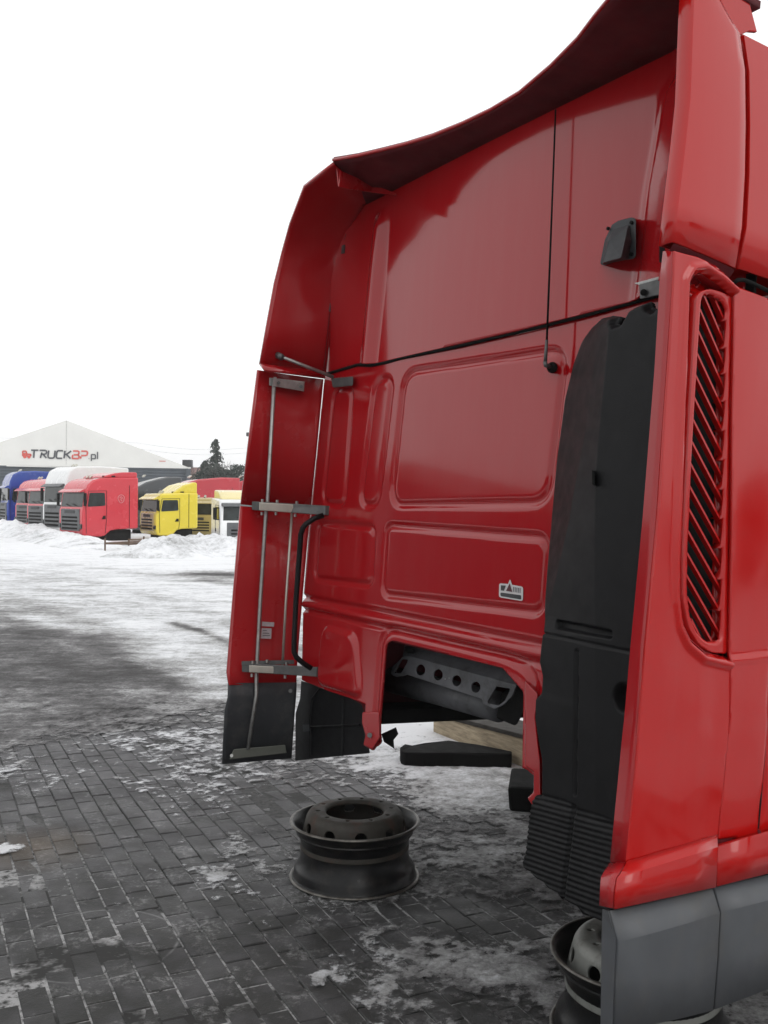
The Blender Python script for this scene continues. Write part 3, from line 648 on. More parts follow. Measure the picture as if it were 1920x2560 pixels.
def bare(u, vtop, Y, spread, label, seed, cat='tree', dens=5, mat='twig', name='bare_tree'):
    r_ = random.Random(seed); p = at(u, 1255, Y); top = at(u, vtop, Y).z
    root = empty(name, (p.x, p.y, 0), 0, label, cat); mb = MB(); tr = MB()
    def grow(a, d, L_, r, k):
        b = a+d*L_; (tr if k == 0 else mb).tube([a, b], r, 4 if k else 6, r*.65)
        if k >= dens: return
        for _ in range(3 if k < 3 else 2):
            nd = (d+Vector((r_.uniform(-1, 1), r_.uniform(-1, 1), r_.uniform(-.2, .6)))*spread).normalized(); grow(b-d*L_*r_.uniform(0, .3), nd, L_*r_.uniform(.6, .82), r*.6, k+1)
    grow(Vector((0, 0, 0)), Vector((0, 0, 1)), top*.33, .10, 0)
    tr.build('trunk', MT[mat], root); mb.build('crown', MT[mat], root); return root
bare(568, 1135, 88, .62, 'bare deciduous tree right of the tall spruce', 3, dens=6)
bare(500, 1140, 90, .6, 'bare deciduous tree left of the tall spruce', 13, dens=6)
def bush(u, vtop, Y, w, label, seed):
    r_ = random.Random(seed); p = at(u, 1255, Y); top = at(u, vtop, Y).z; root = empty('evergreen_bush', (p.x, p.y, 0), 0, label, 'bush')
    MB().tube([(0, 0, 0), (0, 0, top*.8)], .12, 6, .03).build('trunk', MT['twig'], root); V = []; F = []
    for k in range(2600):
        t = r_.uniform(0, 6.28); h = r_.random(); rad = w*math.sqrt(r_.random())*(1-abs(h-.45)**1.5)*(.75+.3*math.sin(t*3+h*9))
        x, y, z = math.cos(t)*rad, math.sin(t)*rad, h*top; n0 = len(V); s = .22
        V += [(x, y, z)]+[(x+r_.uniform(-s, s), y+r_.uniform(-s, s), z+r_.uniform(-s, s)) for _ in range(2)]; F.append((n0, n0+1, n0+2))
    mesh('crown', V, F, MT['needle'], root)
bush(512, 1180, 89, 1.5, 'dark thicket in front of the cream house', 21)
bush(530, 1172, 89, 2.1, 'dark thicket at the foot of the tall spruce', 22)
bush(565, 1176, 86, 1.5, 'dark bush below the bare tree', 23)
bush(596, 1164, 86, 1.6, 'dark evergreen bush at the edge of the red fairing', 24)
for k, (v0, v1) in enumerate([(1107, 1118), (1121, 1130), ]):
    a = at(340, v0, 110); b = at(640, v1, 110); pts = [a.lerp(b, t)-Vector((0, 0, .5*math.sin(math.pi*t))) for t in np.linspace(0, 1, 12)]
    a2 = a+(a-b)*3; tag(MB().tube([a2]+pts+[b+(b-a)], .012, 4).build('overhead_wire', MT['castgrey']), ['upper of two thin overhead wires behind the hall', 'lower of two thin overhead wires behind the hall'][k], 'wire', 'overhead wires')
lp = at(632, 1255, 60); lh = at(632, 1082, 60)
lamp = empty('street_lamp', (lp.x, lp.y, 0), 0, 'thin grey lamp post peeking out beside the red fairing', 'lamp post')
MB().tube([(0, 0, 0), (0, 0, lh.z)], .07, 8, .05).build('pole', MT['steeld'], lamp)
MB().box((-.42, -.12, lh.z-.22), (.1, .12, lh.z+.02)).build('lamp_head', MT['steeld'], lamp, bevel=.04)

# rusty rack
g0 = gp(322, 1380); g1 = gp(417, 1374)
rack = empty('steel_rack', (g0[0], g0[1], 0), math.atan2(g1[1]-g0[1], g1[0]-g0[0]), 'low rusty steel frame standing in the snow before the yellow cab', 'steel rack')
Lr = math.hypot(g1[0]-g0[0], g1[1]-g0[1]); hR = .42
for x, y in ((0, 0), (Lr*.3, -.5), (Lr*.68, -.5), (Lr, 0), (0, 1), (Lr, 1)): MB().box((x-.02, y-.02, 0), (x+.02, y+.02, hR+.02)).build('post', MT['brown'], rack)
for a, b in [((0, 0), (Lr, 0)), ((0, 1), (Lr, 1)), ((0, 0), (0, 1)), ((Lr, 0), (Lr, 1)), ((Lr*.3, -.5), (Lr*.68, -.5))]: MB().bar((a[0], a[1], hR*.62), (b[0], b[1], hR*.62), .06).build('rail', MT['brown'], rack)
for a, b in [((0, 0), (Lr*.3, -.5)), ((Lr*.68, -.5), (Lr, 0))]: MB().bar((a[0], a[1], hR*.95), (b[0], b[1], hR*.95), .05).build('rail', MT['brown'], rack)

# ------------------------------------------------------------------ the big red cab
unit_ = lambda v: v/np.linalg.norm(v)
Lc = unit_(rt*-1589+up*30+fw*2489); Uc = rt*math.sin(R(4))+up*math.cos(R(4))+fw*.0325
Xc = -Lc; Zc = unit_(Uc-Xc*Uc.dot(Xc)); Yc = np.cross(Zc, Xc)
ORG = CAM+ray(1645, 1255)*2.558-1.72*Zc
cab = empty('truck_cab', (0, 0, 0), 0, 'large red sleeper cab without chassis, seen from behind, standing in the foreground', 'truck cab')
CM = Matrix(((Xc[0], Yc[0], Zc[0], ORG[0]), (Xc[1], Yc[1], Zc[1], ORG[1]), (Xc[2], Yc[2], Zc[2], ORG[2]), (0, 0, 0, 1)))
cab.matrix_world = CM
def loc(u, v, ax, val):
    d = ray(u, v); Ax = (Xc, Yc, Zc)
    t = (val-(CAM-ORG).dot(Ax[ax]))/d.dot(Ax[ax]); P = CAM+d*t-ORG
    return (float(P.dot(Xc)), float(P.dot(Yc)), float(P.dot(Zc)))
def W3(u, v, y): return loc(u, v, 1, y)             # point on the plane y = const of the cab
def WX(u, v, y): p = loc(u, v, 1, y); return (p[0], p[2])
def SX(u, v, x=0.): p = loc(u, v, 0, x); return (p[1], p[2])
def S3(u, v, x=0.): return loc(u, v, 0, x)
YW = .36
cosb = lambda d, w: .5*(1+np.cos(np.pi*np.clip(d/w, -1, 1)))
sstep = lambda t: np.clip(t, 0, 1)**2*(3-2*np.clip(t, 0, 1))
# --- lower rear wall with its pressings
out = [WX(*q, YW) for q in [(812, 945), (826, 929), (895, 915), (928, 917), (1000, 898), (1300, 833), (1600, 755), (1740, 712)]]
zt_r = out[-1][1]
out += [(-.06, zt_r), (-.06, .55)] + [WX(*q, YW) for q in [(1352, 2080), (1335, 2030), (1338, 1945), (1325, 1925), (1312, 1919), (1315, 1730)]]
out += [WX(*q, YW) for q in roundpoly([(1310, 1690), (1262, 1670), (965, 1596), (948, 1800)], [0, 0, 30, 0], 6)][1:]
out += [WX(*q, YW) for q in [(948, 1847), (928, 1876), (906, 1863), (914, 1838), (906, 1805), (912, 1763), (892, 1752), (859, 1741), (817, 1727), (770, 1708), (753, 1700), (757, 1500), (774, 1290), (792, 1136)]]
# clean hatch corner on the right
wall_sd = sdpoly(out)
def pan(pts, r): return sdpoly(roundpoly([WX(*q, YW) for q in pts], r, 6))
P_big = pan([(1012, 932), (1412, 872), (1370, 1256), (976, 1262)], .09)
P_t1 = pan([(836, 972), (882, 966), (860, 1262), (806, 1256)], .06)
P_t2 = pan([(940, 950), (982, 944), (944, 1262), (900, 1262)], .07)
P_ll = pan([(795, 1306), (934, 1318), (926, 1462), (785, 1446)], .045)
P_lr = pan([(964, 1312), (1368, 1343), (1356, 1532), (954, 1486)], .05)
P_wh = pan([(806, 1556), (893, 1580), (908, 1752), (790, 1716)], .08)
hatch = sdpoly([WX(*q, YW) for q in roundpoly([(1318, 1700), (1262, 1670), (965, 1596), (948, 1830), (1312, 1990)], [25, 20, 30, 0, 0], 6)])
r1a, r1b = WX(767, 1494, YW), WX(1350, 1610, YW); r2a, r2b = WX(767, 1520, YW), WX(1350, 1650, YW)
def lineD(x, z, a, b): return z-(a[1]+(x-a[0])*(b[1]-a[1])/(b[0]-a[0]))
def wall_h(x, z):
    h = np.zeros(x.shape)
    for P, dp, rec in ((P_big, .013, .002), (P_t1, .012, .002), (P_t2, .012, .0), (P_ll, .013, .002), (P_lr, .013, .002)):
        d = P(x, z); h += dp*cosb(d, .022) + rec*sstep(-d/.02)
    d = P_wh(x, z); h -= .02*sstep((-d+.0)/.03)
    h += .016*cosb(lineD(x, z, r1a, r1b), .020) - .010*cosb(lineD(x, z, r1a, r1b)+.035, .022)+.014*cosb(lineD(x, z, r2a, r2b)+.012, .016)
    dh = hatch(x, z); h += .012*cosb(dh-.052, .022) - .006*sstep((.04-dh)/.03)
    h += .025*sstep((-x-2.30)/.2)*-1*0
    return YW + h + .006*np.sin(x*2.3)*np.sin(z*1.7)
wl = sheet('rear_wall', (-2.62, 0, .4, 2.6), .0085, wall_sd, wall_h, lambda a, b, h: (a, h, b), MT['redin'], cab, solid=.012, off=-1)
# tunnel behind the hatch
hp = [W3(948, 1812, YW+.03), W3(955, 1640, YW+.03), W3(975, 1603, YW+.03), W3(1262, 1672, YW+.03), W3(1308, 1705, YW+.03)]
wid = [(-.30, -.05), (-.30, 0), (-.28, .06), (.15, .06), (.3, .0)]
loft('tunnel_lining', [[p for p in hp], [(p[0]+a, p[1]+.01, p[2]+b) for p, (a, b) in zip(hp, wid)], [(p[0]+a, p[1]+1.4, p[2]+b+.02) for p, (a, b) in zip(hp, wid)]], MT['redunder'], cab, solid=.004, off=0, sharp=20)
MB().box((-2.3, 1.75, .95), (-.25, 1.8, 1.5)).build('firewall', MT['dark'], cab)
# --- black seam gasket
def gask(pts, dy, r, name='seam_gasket', par=None):
    return MB().tube([W3(u, v, YW+dy) for u, v in pts], r, 8).build(name, MT['rubber'], par or cab, smooth=True)
gask([(815, 935), (850, 925), (895, 912), (928, 914), (965, 906), (1000, 896), (1150, 865), (1300, 829), (1450, 792), (1600, 751), (1720, 719)], -.006, .0075)
MB().tube([S3(*q, .004) for q in [(1836, 706), (1845, 700), (1860, 700), (1880, 708), (1920, 727)]]+[(.004, 1.0, S3(1920, 724)[2]-.03), (.004, 1.8, S3(1920, 724)[2]-.06)], .006, 8).build('seam_gasket', MT['rubber'], cab, smooth=True)
# --- upper rear wall
YU = YW-.006
uo = [WX(*q, YU) for q in [(815, 933), (817, 879), (826, 779), (842, 699), (858, 640), (877, 571), (897, 528)]]
uo += [(WX(923, 492, YU)[0], WX(923, 492, YU)[1]+.03), (WX(986, 490, YU)[0], WX(986, 490, YU)[1]+.07), (WX(1694, 182, YU)[0]-.01, WX(1694, 150, YU)[1]+.06), (WX(1694, 182, YU)[0]+.02, WX(1699, 120, .30)[1]), (-.09, WX(1703, 110, .22)[1]), (-.05, 2.40)]
uo += [WX(*q, YU) for q in [(1600, 751), (1300, 828), (1000, 895), (928, 912), (895, 909)]]
up_sd = sdpoly(uo)
ck = [WX(1694, 182, YU), WX(1666, 234, YU), WX(1622, 481), ] if False else [WX(1694, 182, YU), WX(1664, 240, YU), WX(1622, 481, YU), WX(1588, 752, YU)]
cz = np.array([c[1] for c in ck][::-1]); cx2 = np.array([c[0] for c in ck][::-1])
rbx0, rbx1 = WX(960, 520, YU), WX(925, 880, YU)
def up_h(x, z):
    xc = np.interp(z, cz, cx2); d = x-xc
    h = -.55*np.clip(d, 0, .35)*sstep(d/.02) - .006*cosb(d, .025)
    rx = rbx0[0]+(z-rbx0[1])/(rbx1[1]-rbx0[1])*(rbx1[0]-rbx0[0])
    h -= .03*cosb(x-rx, .085)*sstep((rbx0[1]+.02-z)/.12)
    h += .07*sstep((-x-2.22)/.3)**1.0*-1*sstep((z-2.4)/.6)
    return YU + h - .012*np.cos((x+1.1)*1.25)
sheet('upper_rear_wall', (-2.6, 0, 2.2, 3.4), .0095, up_sd, up_h, lambda a, b, h: (a, h, b), MT['redin'], cab, solid=.012, off=-1)
# --- left fairing, upper
sw = lambda z: float(np.interp(z, [2.34, 2.5, 2.65, 2.8, 2.95, 3.1], [.0, .015, .03, .05, .07, .02]))
def E3(u, v):
    y = 0.
    for _ in range(3): y = sw(W3(u, v, y)[2])
    return W3(u, v, y)
rowsA = [(647, 911), (664, 815), (684, 707), (703, 630), (723, 557), (741, 510), (759, 463), (800, 430), (833, 405)]
rowsB = [(813, 938), (828, 790), (842, 699), (855, 640), (869, 585), (880, 558), (893, 533), (910, 508), (932, 492)]
rows = []
for k, (a, b) in enumerate(zip(rowsA, rowsB)):
    p, q = E3(*a), W3(*b, YW-.012); m = lerp(p, q, .5); bul = .012 if k < 4 else .0
    cr = .018 if k == 4 else 0
    rows.append([p, (lerp(p, q, .06)[0]-.0, lerp(p, q, .06)[1], lerp(p, q, .06)[2])]+[tuple(np.array(lerp(p, q, t))+np.array((-bul*math.sin(math.pi*t)-cr, 0, 0))) for t in (.25, .5, .75, .93)]+[q])
lf = loft('side_fairing', rows, MT['redin'], cab, solid=.014, off=1, sharp=40)
lf['label'] = 'upper left side fairing'
MB().tube([lerp(W3(*b, YW-.02), W3(*a, .0), .03) for a, b in zip(rowsA[:5], rowsB[:5])], .0015, 5).build('fairing_joint', MT['redunder'], cab)
for u, v in ((863, 625), (828, 770), (809, 908)):
    p = W3(u, v, YW-.02); MB().box((p[0]-.012, p[1]-.015, p[2]-.02), (p[0]+.012, p[1]-.003, p[2]+.02)).build('clip', MT['steeld'], cab)
# bottom lip of the upper fairing
a, b = W3(662, 926, .0), W3(813, 945, YW-.02); a2, b2 = W3(650, 911, .0), W3(813, 930, YW-.02)
loft('fairing_lip', [[a2, b2], [a, b]], MT['redin'], cab, solid=.01)
# --- left fairing, lower: two steel panels and a grey plastic foot
def fair(name, Ea, Jb, mat, yj=.353, lab=None, bul=.008):
    rows = []
    for a, b in zip(Ea, Jb):
        p, q = W3(*a, .0), W3(*b, yj); rows.append([tuple(np.array(lerp(p, q, t))+np.array((-bul*math.sin(math.pi*t), 0, 0))) for t in (0, .04, .25, .5, .75, .96, 1)])
    return loft(name, rows, mat, cab, solid=.012, off=1, sharp=40)
fair('side_fairing', [(645, 925), (624, 1090), (603, 1261)], [(809, 948), (791, 1136), (776, 1278)], MT['red'])['label'] = 'middle left side fairing'
o = fair('side_fairing', [(602, 1265), (585, 1470), (568, 1680), (573, 1712)], [(775.5, 1282), (756, 1500), (743, 1660), (741, 1714)], MT['red']); o['label'] = 'lower left side fairing'
ft = fair('plastic_foot', [(572, 1708), (571, 1745), (563, 1778), (557, 1911)], [(742, 1706), (741, 1735), (738, 1769), (729, 1896)], MT['greyd'], bul=.003)
YI = .12   # hardware stands a little off the fairing's inner face: solve on planes x = const
def FX(u, v, off=.02):
    """a point off the inner face of the left fairing (towards the wall middle)"""
    x = -2.53
    for _ in range(4):
        p = loc(u, v, 0, x); zz = p[2]
        e = W3(*[np.interp(zz, [.48, .91, 1.70, 2.34], [557, 568, 602, 645]), np.interp(zz, [.48, .91, 1.70, 2.34], [1912, 1680, 1263, 924])], 0.)[0]
        j = W3(*[np.interp(zz, [.48, 1.26, 1.68, 2.36], [729, 756, 774, 809]), np.interp(zz, [.48, 1.26, 1.68, 2.36], [1896, 1500, 1288, 947])], .335)[0]
        x = e+(j-e)*min(1, max(0, p[1]/.335))+off
    return loc(u, v, 0, x)
MB().tube([FX(686, 945, .03), FX(669, 1252, .03), FX(665, 1282, .03), FX(651, 1500, .03), FX(641, 1688, .03), FX(641, 1737, .03), FX(620, 1872, .025)], .0095, 12).build('support_rod', MT['steel'], cab, smooth=True)
MB().tube([FX(730, 1278, .035), FX(715, 1500, .035), FX(706, 1664, .035)], .0065, 10).build('support_rod', MT['alu'], cab, smooth=True)
MB().tube([FX(698, 890, .03), FX(706, 893, .04), W3(834, 943, YW-.03)], .0085, 10).build('stay_rod', MT['steel'], cab, smooth=True)
MB().tube([FX(694, 888, .0), FX(704, 893, .05)], .016, 10).build('rod_socket', MT['steeld'], cab, smooth=True)
MB().prism([W3(828, 946, YW-.035), W3(883, 941, YW-.035), W3(882, 964, YW-.035), W3(832, 969, YW-.035)], [W3(828, 946, YW-.01), W3(883, 941, YW-.01), W3(882, 964, YW-.01), W3(832, 969, YW-.01)]).build('wall_bracket', MT['steeld'], cab, bevel=.004)
def plate(name, q, mat, o1, o2, bev=.003):
    return MB().prism([FX(u, v, o1) for u, v in q], [FX(u, v, o2) for u, v in q]).build(name, mat, cab, bevel=bev)
pl = plate('bracket_plate', [(673, 944), (762, 954), (760, 979), (673, 964)], MT['steel'], .004, .020)
for u, v in ((697, 957), (753, 966)): MB().tube([FX(u, v, .018), FX(u, v, .028)], .008, 8).build('bolt', MT['steeld'], pl)
MB().prism([FX(u, v, .02) for u, v in [(684, 942), (692, 943), (691, 966), (682, 965)]], [FX(u, v, .042) for u, v in [(684, 942), (692, 943), (691, 966), (682, 965)]]).build('rod_clamp', MT['steel'], pl)
for (yv, bt) in ((1254, 0), (1657, 1)):
    if bt == 0:
        back = [(629, 1253), (814, 1264), (813, 1288), (629, 1275)]; frt = [(648, 1256), (747, 1262), (747, 1283), (648, 1276)]; bolts = [(656, 1252), (693, 1254), (742, 1257), (655, 1284), (690, 1284), (738, 1288)]
    else:
        back = [(604, 1658), (792, 1668), (790, 1692), (604, 1680)]; frt = [(623, 1663), (722, 1668), (722, 1686), (623, 1681)]; bolts = [(632, 1656), (668, 1653), (716, 1660), (630, 1688), (713, 1692)]
    P0 = [FX(u, v, .02) for u, v in back[:1]]+[W3(*back[1], YW-.018)]+[W3(*back[2], YW-.018)]+[FX(*back[3], .02)]
    dep = np.array((.0, .03, 0))
    br = MB().prism(P0, [tuple(np.array(p)+dep) for p in P0]).build('folding_bracket', MT['steeld'], cab, bevel=.003)
    if bt: 
        for c in range(2): MB().bar(FX(604, 1658, .03), FX(735, 1655, .05), .004, .02).build('bracket_arm', MT['steeld'], br) if c == 0 else None
    MB().prism([FX(u, v, .05) for u, v in frt], [FX(u, v, .085) for u, v in frt]).build('hinge_block', MT['alu'], br, bevel=.003)
    for u, v in bolts: MB().tube([FX(u, v-4, .05), FX(u, v+4, .05)], .0075, 6).build('bolt', MT['steel'], br)
    for u, v in ((727, frt[1][1]+12),): MB().tube([FX(u, v, .07), FX(u, v, .082)], .007, 8).build('bolt', MT['brown'], br)
    p = W3(back[1][0]-12, back[1][1]+13, YW-.02); MB().tube([p, (p[0], p[1]-.012, p[2])], .009, 8).build('bolt', MT['steel'], br)
pb = [W3(808, 1288, YW-.08), W3(786, 1296, YW-.12), W3(765, 1310, YW-.16), W3(757, 1320, YW-.17), W3(752, 1336, YW-.17), W3(746, 1420, YW-.17), W3(740, 1500, YW-.17), W3(735.5, 1600, YW-.17), W3(735, 1630, YW-.17), W3(741, 1643, YW-.16), W3(758, 1658, YW-.12), W3(778, 1671, YW-.08)]
MB().tube(pb, .0125, 12).build('grab_bar', MT['black'], cab, smooth=True)
fb = plate('foot_rail', [(584, 1873), (713, 1862), (717, 1883), (573, 1899)], MT['greyp'], .004, .024); fb.data.materials[0] = simple('olive_steel', (.10, .105, .09), .5, .3)
for u, v in ((579, 1889), ): MB().tube([FX(u, v, .012), FX(u, v, .034)], .008, 8).build('bolt', MT['steel'], fb)
for u, v in ((590, 1733), (726, 1727)): MB().tube([FX(u, v, .002), FX(u, v, .012)], .010, 10).build('bolt', MT['steeld'], ft)
st = plate('sticker', [(655, 1554), (686, 1556), (685, 1567), (654, 1565)], MT['stickerin'], .0045, .0055, 0)
st = plate('sticker', [(654, 1570), (679, 1571), (678, 1597), (652, 1596)], MT['stickerin'], .0045, .0055, 0)
for k, (v, w) in enumerate([(1575, 10), (1582, 16), (1588, 18)]): MB().prism([FX(u, vv, .0058) for u, vv in [(657, v), (657+w, v+.5), (657+w, v+2), (657, v+1.5)]], [FX(u, vv, .0064) for u, vv in [(657, v), (657+w, v+.5), (657+w, v+2), (657, v+1.5)]]).build('print_line', MT['greyd'], st)
# --- black mudguard piece below the wall, left
mg = [(753, 1702), (770, 1706), (830, 1728), (870, 1742), (905, 1762), (915, 1800), (920, 1850), (925, 1883), (830, 1892), (738, 1902), (739, 1783), (750, 1747)]
o = MB().prism([W3(u, v, YW+.03) for u, v in mg], [W3(u, v, YW+.05) for u, v in mg]).build('mudguard', MT['black'], cab, bevel=.004)
MB().prism([W3(u, v, YW+.0) for u, v in [(757, 1812), (773, 1811), (774, 1828), (758, 1829)]], [W3(u, v, YW+.03) for u, v in [(757, 1812), (773, 1811), (774, 1828), (758, 1829)]]).build('latch', MT['greyd'], o)
for pts in ([(800, 1722), (782, 1745), (776, 1790), (776, 1890)], [(776, 1818), (900, 1812)], [(858, 1745), (856, 1890)]):
    MB().tube([W3(u, v, YW+.028) for u, v in pts], .006, 6).build('rib', MT['black'], o)
# legs of the wall (vertical channels either side of the hatch)
lg = [(906, 1780), (948, 1780), (949, 1846), (930, 1874), (908, 1862), (914, 1838), (905, 1806)]
l_ = MB().prism([W3(u, v, YW-.035) for u, v in lg], [W3(u, v, YW+.02) for u, v in lg]).build('wall_leg', MT['red'], cab, bevel=.006)
MB().tube([W3(924, 1838, YW-.045), W3(924, 1838, YW-.03)], .011, 8).build('bolt', MT['steeld'], l_)
MB().prism([W3(u, v, YW+.05) for u, v in [(953, 1835), (990, 1818), (996, 1835), (984, 1850), (986, 1872), (960, 1855)]], [W3(u, v, YW+.10) for u, v in [(953, 1835), (990, 1818), (996, 1835), (984, 1850), (986, 1872), (960, 1855)]]).build('rubber_stop', MT['rubber'], cab)
lg = [(1312, 1700), (1345, 1735), (1338, 1790), (1350, 1900), (1352, 2040), (1330, 2012), (1318, 1995), (1334, 1980), (1334, 1930), (1313, 1916)]
MB().prism([W3(u, v, YW-.03) for u, v in lg], [W3(u, v, YW+.03) for u, v in lg]).build('wall_leg', MT['redin'], cab, bevel=.006)
# --- grey cross member with holes in the hatch
YT = YW+.13
cb = [(1007, 1642), (1024, 1640), (1291, 1712), (1280, 1740), (1258, 1762), (1236, 1772), (1207, 1760), (1206, 1748), (1016, 1686), (1010, 1690), (990, 1692), (977, 1685), (980, 1668)]
co = sdpoly(roundpoly([WX(*q, YT) for q in cb], .006, 3))
hol = [sdpoly([WX(u+12*math.cos(t), v+14*math.sin(t), YT) for t in np.linspace(0, 2*math.pi, 16)[:-1]]) for u, v in ((1051, 1675), (1095, 1687), (1141, 1702), (1189, 1718))]
hol += [sdpoly([WX(*q, YT) for q in [(1003, 1648), (1022, 1649), (1003, 1683), (984, 1682)]]), sdpoly([WX(*q, YT) for q in [(1240, 1716), (1277, 1722), (1262, 1752), (1246, 1764), (1216, 1758)]])]
def cbsd(x, z):
    s = co(x, z)
    for h in hol: s = np.maximum(s, -h(x, z))
    return s
cm = sheet('cross_member', (-2.05, -.9, .85, 1.25), .004, cbsd, None, lambda a, b, h: (a, h+YT, b), MT['castgrey'], cab, solid=.008, off=-1)
MB().prism([W3(1007, 1641, YT), W3(1291, 1711, YT), W3(1300, 1665, YT+.05), W3(1012, 1610, YT+.05)], [W3(1007, 1641, YT+.01), W3(1291, 1711, YT+.01), W3(1300, 1665, YT+.06), W3(1012, 1610, YT+.06)]).build('cross_member_top', MT['castgrey'], cab)
MB().prism([W3(1013, 1618, YT+.0), W3(1034, 1622, YT+.0), W3(1034, 1634, YT), W3(1013, 1632, YT)], [W3(1013, 1618, YT+.03), W3(1034, 1622, YT+.03), W3(1034, 1634, YT+.03), W3(1013, 1632, YT+.03)]).build('slot', MT['dark'], cm)
MB().tube([W3(975, 1698, YT+.16), W3(1100, 1728, YT+.16), W3(1250, 1768, YT+.16)], .062, 18).build('torsion_tube', MT['castgrey'], cab, smooth=True)
MB().prism([W3(1255, 1730, YT+.05), W3(1318, 1700, YT+.05), W3(1316, 1770, YT+.05), W3(1290, 1815, YT+.05), W3(1240, 1795, YT+.05)], [W3(1255, 1730, YT+.2), W3(1318, 1700, YT+.2), W3(1316, 1770, YT+.2), W3(1290, 1815, YT+.2), W3(1240, 1795, YT+.2)]).build('tunnel_bracket', MT['dark'], cab, bevel=.01)
for u, v in ((1113, 1696), (1123, 1694)): MB().tube([W3(u, v, YT-.004), W3(u, v+3, YT-.004)], .002, 6).build('casting_mark', MT['steel'], cm)
# cab body beyond: floor, far side, front, roof - the floor line is what is seen under the hatch
fl = W3(955, 1822, YW+.06)[2]
MB().box((-2.5, YW+.12, fl-.0), (-1.95, 2.1, fl+.06)).build('floor_pan', MT['dark'], cab)
MB().box((-.85, YW+.10, fl-.1), (-.04, 2.1, fl-.02)).build('floor_pan', MT['dark'], cab)
MB().box((-1.78, YW+.55, 1.02), (-.85, 2.1, 1.10)).build('tunnel_roof', MT['dark'], cab)
MB().box((-2.2, 1.3, fl+.17), (-.4, 2.1, fl+.25)).build('front_crossbeam', MT['dark'], cab, bevel=.02)
MB().box((-2.45, YW+.03, 1.05), (-2.42, 2.0, 2.38)).build('left_side_panel', MT['redside'], cab)
MB().box((-2.5, 2.05, .5), (-.02, 2.1, 2.9)).build('front_panel', MT['redside'], cab)
# --- roof flap and roof
EDG = [(-1.93, .02), (-1.82, .075), (-1.70, .118), (-1.58, .158), (-1.445, .19), (-1.28, .210), (-1.11, .217), (-.93, .206), (-.716, .159), (-.529, .103), (-.40, .05), (-.30, .013), (-.18, -.03), (-.06, -.06)]
ZR = 3.172; rows = [[], [], [], []]
ztop = WX(986, 490, YW)[1]+.005
for i, (x, y) in enumerate(EDG):
    t = i/(len(EDG)-1); xi = -2.26+t*2.21; zi = ztop+(WX(1700, 132, YW)[1]-ztop)*t+.01
    e = np.array((x, y, ZR)); w = np.array((xi, YW-.01, zi))
    for k, s in enumerate((0, .1, .6, 1)): rows[k].append(tuple(e*(1-s)+w*s+np.array((0, 0, .0 if k != 2 else .0))))
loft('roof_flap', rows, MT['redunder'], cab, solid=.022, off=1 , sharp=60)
cl_ = lambda x: min(x, -.24)
rr2 = [[(cl_(x), y-.001, ZR+.012) for x, y in EDG], [(cl_(x*.98-.02), y+.5, ZR+.04) for x, y in EDG], [(cl_(x*.96-.04), 1.1, 3.22) for x, y in EDG], [(cl_(x*.95-.06), 1.7, 3.10) for x, y in EDG], [(cl_(x*.98), 2.1, 2.85) for x, y in EDG]]
loft('roof', rr2, MT['redside'], cab, solid=.01, off=0)
MB().tube([(x, y-.002, ZR+.008) for x, y in EDG], .007, 8).build('flap_edge', MT['redin'], cab, smooth=True)
# folded tab under the left end of the flap
tb = [W3(836, 408, .04), W3(842, 427, .05), W3(846, 466, .06), W3(870, 473, .12), W3(928, 480, .26), W3(990, 488, .34)]
tt_ = [W3(836, 408, .04), W3(846, 424, .06), W3(852, 428, .07), W3(880, 440, .14), W3(930, 462, .27), W3(990, 484, .34)]
loft('flap_tab', [tt_, tb], MT['red'], cab, solid=.006, off=0, smooth=False)
# --- right fairing: rear strip
RS_in = [(1708, 0), (1701, 206), (1697, 400), (1697, 520), (1694, 560)]
RS_lo = [(1659, 628), (1651, 700), (1638, 924), (1623, 1111), (1608, 1300), (1578, 1618), (1562, 1800), (1556, 1855), (1537, 2050), (1527, 2155)]
RC_lo = [(1684, 628), (1683, 700), (1668, 924), (1655, 1111), (1642, 1300), (1612, 1618), (1601, 1800), (1595, 1855), (1576, 2050), (1566, 2157)]
rows = []
for a, b in zip(RS_lo, RC_lo):
    q = S3(*b, 0.); p = W3(*a, q[1]+.004); rows.append([(p[0]-.0, p[1]+.10, p[2]), (p[0]-.002, p[1]+.012, p[2]), p, lerp(p, q, .5), (q[0]-.004, q[1]+.001, q[2])])
loft('fairing_rear_edge', rows, MT['redin'], cab, sharp=50, solid=.004, off=0)
# lower right fairing side face with the vent cut-out
fo = [(1684, 628), (1740, 643), (1786, 665), (1815, 690), (1838, 728), (1832, 1000), (1826, 1500), (1825, 1659), (1821, 1800), (1794, 2089), (1566, 2157), (1595, 1855), (1612, 1618), (1642, 1300), (1655, 1111), (1668, 924), (1683, 700)]
foS = sdpoly([SX(*q) for q in fo])
vo = [(1722, 737), (1716, 850), (1705, 1150), (1696, 1400), (1697, 1500), (1706, 1560), (1725, 1598), (1762, 1631), (1822, 1646), (1880, 1640), (1880, 742), (1834, 742), (1800, 710), (1760, 683), (1735, 686), (1724, 705)]
voS = sdpoly([SX(*q) for q in vo])
def f_sd(y, z): return np.maximum(foS(y, z), -voS(y, z))
def f_h(y, z):
    d = voS(y, z); h = .012*cosb(d-.016, .018)*(z < 2.4)
    e = foS(y, z); return h + .0016*np.sin(y*31+z*7)*np.sin(z*9-y*13) - .014*sstep((.010-d)/.010) + .006*np.sin((z-.8)*1.6)
sf = sheet('side_fairing', (-.12, .42, .72, 2.48), .0075, f_sd, f_h, lambda a, b, h: (h, a, b), MT['redside'], cab, solid=.010, off=-1)
sf['label'] = 'lower right side fairing around the louvred vent'
